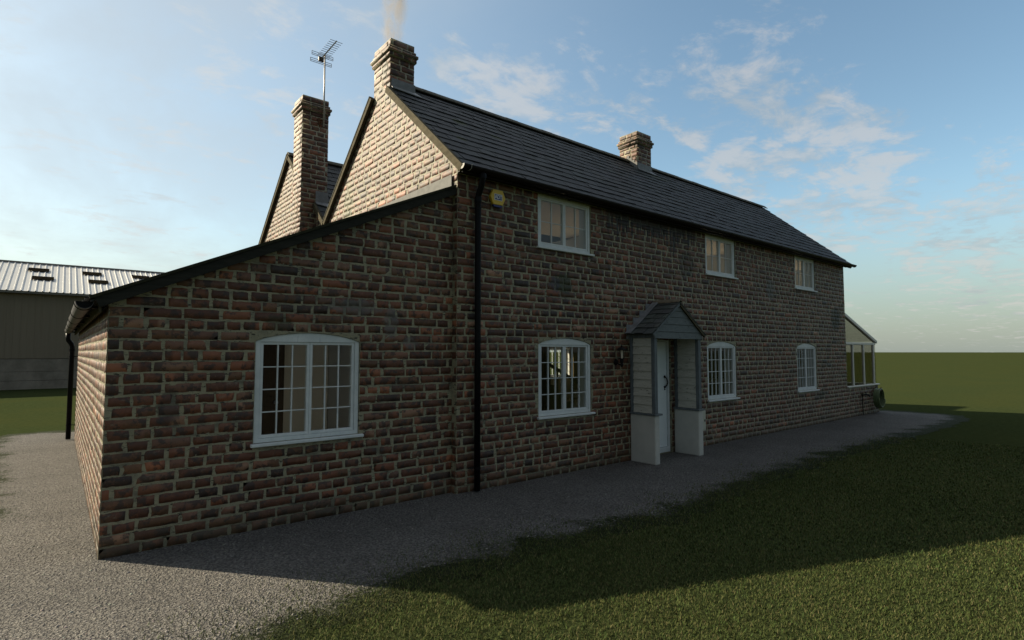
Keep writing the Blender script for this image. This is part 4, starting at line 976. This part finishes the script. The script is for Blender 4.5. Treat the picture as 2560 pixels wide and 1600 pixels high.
def ground_patch():
    """gravel laid as a fine sheet whose rim thins out into the lawn"""
    st = .06; xs = np.arange(-1.6, 19.9, st); ys = np.arange(2.2, 16.6, st); X, Y = np.meshgrid(xs, ys)
    sd_ = polydist(X, Y, GD[::2])*np.where(inpoly(X, Y, GD), 1, -1)
    sd_ = sd_+.05*np.sin(X*5.3+2*np.sin(Y*3.1))+.03*np.sin(Y*11+X*7)
    idx = np.full(X.shape, -1); keep = sd_ > -.34; q = keep[:-1, :-1] & keep[1:, :-1] & keep[:-1, 1:] & keep[1:, 1:]
    used = np.zeros(X.shape, bool); used[:-1, :-1] |= q; used[1:, :-1] |= q; used[:-1, 1:] |= q; used[1:, 1:] |= q
    idx[used] = np.arange(used.sum()); rr = np.random.default_rng(5)
    Z = .003+.004*np.clip(sd_/.3+.5, 0, 1)
    v = np.stack([X[used], Y[used], Z[used]], 1)
    f = np.stack([idx[:-1, :-1][q], idx[:-1, 1:][q], idx[1:, 1:][q], idx[1:, :-1][q]], 1)
    return npmesh('gravel_path', v, f, [M['gravel']], [('rim', 'FLOAT', sd_[used])])
gv = ground_patch(); gv['kind'] = 'structure'

def view_area(x, y, margin=.18):
    fw = x*Fh[0]+y*Fh[1]; rt = x*Rt[0]+y*Rt[1]
    return (fw > 2.4) & (np.abs(rt) < fw*(1280/FPX)*(1+margin)+.4)
def in_house(x, y): return ((x > .33) & (x < 16.3) & (y > 5.87) & (y < 15)) | ((x > 3.85) & (x < 18.6) & (y > 5.78) & (y < 9.4))

def grass():
    X, Y, Hh, Wd = [], [], [], []
    for (d0, d1, dens, hgt, wid) in ((2.4, 5.5, 8000, .019, .0050), (5.5, 9, 3400, .020, .0075), (9, 14, 1100, .020, .011)):
        A = math.pi*(d1*d1-d0*d0)*100/360; n = int(A*dens)
        r_ = np.sqrt(rng.uniform(d0*d0, d1*d1, n)); a = R(50.65)+rng.uniform(-R(50), R(50), n)
        x, y = r_*np.cos(a), r_*np.sin(a); ok = view_area(x, y) & ~in_house(x, y); x, y = x[ok], y[ok]
        ins = inpoly(x, y, GP); dd = polydist(x, y, GP)
        reach = np.where(y > 4.6, .22, np.where(x < 3.4, .8, .55))+.22*np.sin(x*2.3+y)*np.sin(x*5.1+1)
        ok = ~ins | (rng.random(len(x)) < np.clip(1-dd/np.maximum(reach, .05), 0, 1)**1.5*.30)
        edge = (~ins) & (dd < .22); ok &= ~edge | (rng.random(len(x)) < .6+1.9*dd)
        ok &= ~((x < .4) & (y > 4.3)); x, y = x[ok], y[ok]; X.append(x); Y.append(y); Hh.append(np.full(len(x), hgt)); Wd.append(np.full(len(x), wid))
    x, y, h, w = map(np.concatenate, (X, Y, Hh, Wd)); n = len(x)
    h = h*rng.uniform(.55, 1.35, n); h = np.where(inpoly(x, y, GP), h*1.3+.006, h); a = rng.uniform(0, 6.283, n); la = a+rng.normal(1.57, .6, n); lean = h*rng.uniform(.15, 1.1, n)
    c, s = np.cos(a)*w*.5, np.sin(a)*w*.5; lx, ly = np.cos(la)*lean, np.sin(la)*lean
    v = np.empty((n, 5, 3)); z0 = .001
    v[:, 0] = np.stack([x-c, y-s, np.full(n, z0)], 1); v[:, 1] = np.stack([x+c, y+s, np.full(n, z0)], 1)
    v[:, 2] = np.stack([x+c*.8+lx*.4, y+s*.8+ly*.4, h*.6], 1); v[:, 3] = np.stack([x-c*.8+lx*.4, y-s*.8+ly*.4, h*.6], 1)
    v[:, 4] = np.stack([x+lx, y+ly, h], 1)
    base = np.arange(n)[:, None]*5
    tri = np.concatenate([base+np.array([0, 1, 2]), base+np.array([0, 2, 3]), base+np.array([3, 2, 4])])
    pal = np.array([[.060, .078, .022], [.078, .090, .028], [.105, .102, .038], [.130, .115, .050], [.050, .064, .020], [.070, .106, .030]])
    # colour drifts in patches across the lawn
    pt = .5+.5*np.sin(x*1.7+2*np.sin(y*1.3))*np.sin(y*1.9+1.5*np.sin(x*.9)); k = rng.random(n)
    idx = np.where(k < .30, 0, np.where(k < .52, 1, np.where(k < .52+.26*pt, 2, np.where(k < .60+.28*pt, 3, np.where(k < .9, 4, 5)))))
    col = pal[idx]*rng.uniform(.75, 1.25, (n, 1)); ins = inpoly(x, y, GP); col[ins] = col[ins]*.85+np.array([.010, .012, .008])
    cc = np.repeat(np.concatenate([col, np.ones((n, 1))], 1)[:, None], 5, 1)
    col = col*np.array([1.32, 1.36, 1.45])
    cc = np.repeat(np.concatenate([col, np.ones((n, 1))], 1)[:, None], 5, 1)
    o = npmesh('grass', v.reshape(-1, 3), tri, [M['blade']], [('blade_col', 'FLOAT_COLOR', cc.reshape(-1, 4))]); o['kind'] = 'stuff'
    tag(o, 'short rough green grass blades of the lawn around the house')
    print('blades', n)
grass()
def stones():
    n = 60000; x = rng.uniform(-1.2, 9, n); y = rng.uniform(2.6, 15, n)
    keep = rng.random(n) < np.clip(2.2-np.hypot(x, y)/5., .08, 1); x, y = x[keep], y[keep]
    ok = view_area(x, y) & ~in_house(x, y) & inpoly(x, y, GP); x, y = x[ok], y[ok]; n = len(x)
    s = rng.lognormal(-5.15, .42, n); s = np.clip(s*.85, .0025, .011)
    oct_ = np.array([[1, 0, 0], [0, 1, 0], [-1, 0, 0], [0, -1, 0], [.55, .55, .55], [-.5, .6, .6], [-.55, -.5, .5], [.5, -.6, .6]], float)
    v = oct_[None]*s[:, None, None]*rng.uniform(.65, 1.35, (n, 8, 3)); a = rng.uniform(0, 6.28, n); ca, sa = np.cos(a)[:, None], np.sin(a)[:, None]
    vx = v[..., 0]*ca-v[..., 1]*sa; vy = v[..., 0]*sa+v[..., 1]*ca; v = np.stack([vx+x[:, None], vy+y[:, None], v[..., 2]+.006], -1)
    f = np.array([(0, 1, 4), (1, 5, 4), (1, 2, 5), (2, 6, 5), (2, 3, 6), (3, 7, 6), (3, 0, 7), (0, 4, 7), (4, 5, 6), (4, 6, 7)])
    faces = (f[None]+np.arange(n)[:, None, None]*8).reshape(-1, 3)
    col = np.array([.17, .16, .145])*rng.uniform(.55, 1.5, (n, 1))*(1+rng.normal(0, .05, (n, 3))); cc = np.repeat(np.concatenate([col, np.ones((n, 1))], 1)[:, None], 8, 1)
    o = npmesh('gravel_stones', v.reshape(-1, 3), faces, [M['stone']], [('stone_col', 'FLOAT_COLOR', cc.reshape(-1, 4))]); o['kind'] = 'stuff'
    tag(o, 'loose crushed stones scattered over the gravel path'); print('stones', n)
stones()

# ================================================================== chimney smoke
mb = MB(); cx, cy = (C1[0]+C1[1])/2, (C1[2]+C1[3])/2
mb.lathe((cx, cy, 6.6), [(0, 0), (.2, .02), (.24, .3), (.3, .7), (.38, 1.2), (.5, 1.9), (.5, 2.6), (0, 2.7)], 20)
sm = mb.build('chimney_smoke', None); sm.data.materials.clear(); sm['kind'] = 'stuff'; tag(sm, 'thin brownish smoke rising from the gable chimney')
m = bpy.data.materials.new('smoke'); m.use_nodes = True; g = G(m.node_tree); g.n.remove(g.n['Principled BSDF'])
pv = g.node('ShaderNodeVolumePrincipled'); g.put(g.n['Material Output'].inputs['Volume'], pv.outputs[0])
p = g.pos(); sx = g.node('ShaderNodeSeparateXYZ'); g.put(sx.inputs[0], p)
hz = g.math('SUBTRACT', sx.outputs[2], 6.6)
wob = g.noise(g.vmath('MULTIPLY', p, (0, 0, 1.4)), 1, 3, .6, 0, True)
off = g.vmath('MULTIPLY', g.vmath('SUBTRACT', wob, (.5, .5, .5)), (.28, .28, 0))
q = g.vmath('MULTIPLY', g.vmath('SUBTRACT', g.vmath('ADD', p, off), (cx, cy, 0)), (1, 1, 0)); rd = g.vmath('LENGTH', q)
rad = g.math('ADD', .15, g.math('MULTIPLY', hz, .11))
core = g.ramp(g.math('DIVIDE', rd, rad), 1.15, .2)
nn = g.ramp(g.noise(g.vmath('MULTIPLY', p, (1, 1, .55)), 5, 5, .65, .6), .36, .66)
dn = g.math('MULTIPLY', g.math('MULTIPLY', core, nn), g.ramp(hz, 2.5, 1.2, .3, 1))
g.put(pv.inputs['Density'], g.math('MULTIPLY', dn, 5.5)); g.put(pv.inputs['Color'], (.56, .48, .38)); pv.inputs['Anisotropy'].default_value = .2
sm.data.materials.append(m)

# ================================================================== sky, sun
SUN_EL = 31.5; saz = math.atan2(-.62, .785)
sd = V((math.sin(saz)*math.cos(R(SUN_EL)), math.cos(saz)*math.cos(R(SUN_EL)), math.sin(R(SUN_EL))))
sun = bpy.data.lights.new('sun', 'SUN'); sun.energy = 5.0; sun.angle = R(.55); sun.color = (1., .87, .64)
so = bpy.data.objects.new('sun', sun); COL.objects.link(so); so.rotation_euler = sd.to_track_quat('Z', 'Y').to_euler(); so.location = sd*50
w = bpy.data.worlds.new('World'); SC.world = w; w.use_nodes = True; g = G(w.node_tree); bg = g.n['Background']
sky = g.node('ShaderNodeTexSky', sky_type='NISHITA'); sky.sun_disc = False; sky.sun_elevation = R(SUN_EL); sky.sun_rotation = saz % (2*math.pi)
sky.air_density = 1.0; sky.dust_density = 1.2; sky.ozone_density = 1.2; sky.altitude = 50
STR = .10
d = g.node('ShaderNodeTexCoord').outputs['Generated']; sx = g.node('ShaderNodeSeparateXYZ'); g.put(sx.inputs[0], d); z = sx.outputs[2]
zz = g.math('ADD', g.math('MAXIMUM', z, .0), .10); pl = g.node('ShaderNodeCombineXYZ'); g.put(pl.inputs[0], g.math('ADD', g.math('DIVIDE', sx.outputs[0], zz), 7.3)); g.put(pl.inputs[1], g.math('DIVIDE', sx.outputs[1], zz)); pl = pl.outputs[0]
def ray(u, v):
    a, b = u-1280, -(v-800); fh = FPX*math.cos(TH)-b*math.sin(TH); q = b*math.cos(TH)+FPX*math.sin(TH)
    return V((fh*Fh[0]+a*Rt[0], fh*Fh[1]+a*Rt[1], q)).normalized()
base = sky.outputs[0]
C_ = lambda r, g_, b_: (r/STR, g_/STR, b_/STR)
# clouds: banks at places in the sky, broken up by noise on the cloud layer
cov = None
BANKS = [(1260, 235, .085, .9), (1420, 250, .10, .6), (1130, 150, .05, .8), (1900, 200, .13, .55), (1700, 270, .08, .6), (1560, 300, .10, .6), (2050, 330, .10, .6), (2120, 450, .12, .85), (1900, 470, .12, .85), (1900, 230, .08, .9), (2000, 280, .06, .9), (1760, 300, .06, .8),
         (2500, 590, .14, .75), (2250, 640, .12, .45), (600, 110, .12, .5), (300, 400, .30, .45), (850, 250, .16, .45), (100, 150, .3, .4), (700, 350, .08, .5), (550, 620, .2, .35), (2200, 720, .1, .4)]
for (u, v_, r_, a_) in BANKS:
    dv = ray(u, v_); dd = g.math('SUBTRACT', 1., g.vmath('DOT_PRODUCT', g.vmath('NORMALIZE', d), tuple(dv)))
    bnk = g.math('MULTIPLY', g.ramp(dd, r_*r_*.5*2.2, 0.), a_); cov = bnk if cov is None else g.math('MAXIMUM', cov, bnk)
# clouds elsewhere in the sky, behind the viewer
back = g.ramp(g.vmath('DOT_PRODUCT', d, (-Fh[0], -Fh[1], 0)), .0, .6); cov = g.math('MAXIMUM', cov, g.math('MULTIPLY', back, .3))
n1 = g.noise(g.vmath('MULTIPLY', pl, (.8, 1.25, 1)), 3.4, 8, .66, .5); n2 = g.noise(g.vmath('ADD', pl, (3.1, 1.7, 0)), 9.0, 6, .6, .2)
f = g.math('ADD', g.math('MULTIPLY', n1, .62), g.math('MULTIPLY', n2, .38))
thr = g.math('SUBTRACT', .645, g.math('MULTIPLY', cov, .24))
al = g.ramp(g.math('SUBTRACT', f, thr), -.03, .12); al = g.math('MULTIPLY', al, g.ramp(cov, .02, .35, 0, .58))
shade = g.ramp(g.math('SUBTRACT', g.noise(g.vmath('ADD', pl, (-.06, -.03, 0)), 2.2, 6, .6), f), -.12, .12)
sunward = g.ramp(g.vmath('DOT_PRODUCT', d, tuple(sd)), .0, .95)
cl = g.mix(shade, C_(.36, .345, .33), C_(.235, .26, .275)); cl = g.mix(g.math('MULTIPLY', sunward, .6), cl, C_(.42, .44, .44))
# thin pale veil on the sun side and low haze
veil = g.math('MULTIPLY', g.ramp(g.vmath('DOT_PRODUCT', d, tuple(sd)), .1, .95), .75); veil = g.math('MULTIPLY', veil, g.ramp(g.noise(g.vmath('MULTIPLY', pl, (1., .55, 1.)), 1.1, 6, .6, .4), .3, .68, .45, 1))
low = g.ramp(z, .26, .0); low = g.math('MULTIPLY', low, .8)
lowc = g.mix(g.ramp(g.vmath('DOT_PRODUCT', d, (sd.x, sd.y, 0)), -.1, .9), C_(.180, .203, .190), C_(.345, .362, .335))
BLUE = g.mix(1., base, (1.04, 1.12, 1.00), 'MULTIPLY')
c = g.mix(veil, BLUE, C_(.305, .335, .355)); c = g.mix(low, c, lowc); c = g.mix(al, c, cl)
# pale patch added overhead, out of frame, to brighten the ground
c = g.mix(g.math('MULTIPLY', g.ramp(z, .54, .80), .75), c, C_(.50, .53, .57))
# dark mask added to the unseen sky behind the viewer, dims the facade
back_dim = g.ramp(g.vmath('DOT_PRODUCT', d, (-Fh[0]*.8+.1, -Fh[1]*.8-.35, .0)), -.30, .25)
back_dim = g.math('MULTIPLY', back_dim, .66)
c = g.mix(back_dim, c, C_(.062, .058, .050))
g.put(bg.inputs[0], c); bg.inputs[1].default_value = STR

SC.view_settings.view_transform = 'Standard'; SC.view_settings.look = 'None'; SC.view_settings.gamma = 1; SC.view_settings.exposure = .85
try:
    SC.cycles.max_bounces = 8; SC.cycles.transparent_max_bounces = 12; SC.cycles.volume_bounces = 1
except Exception: pass
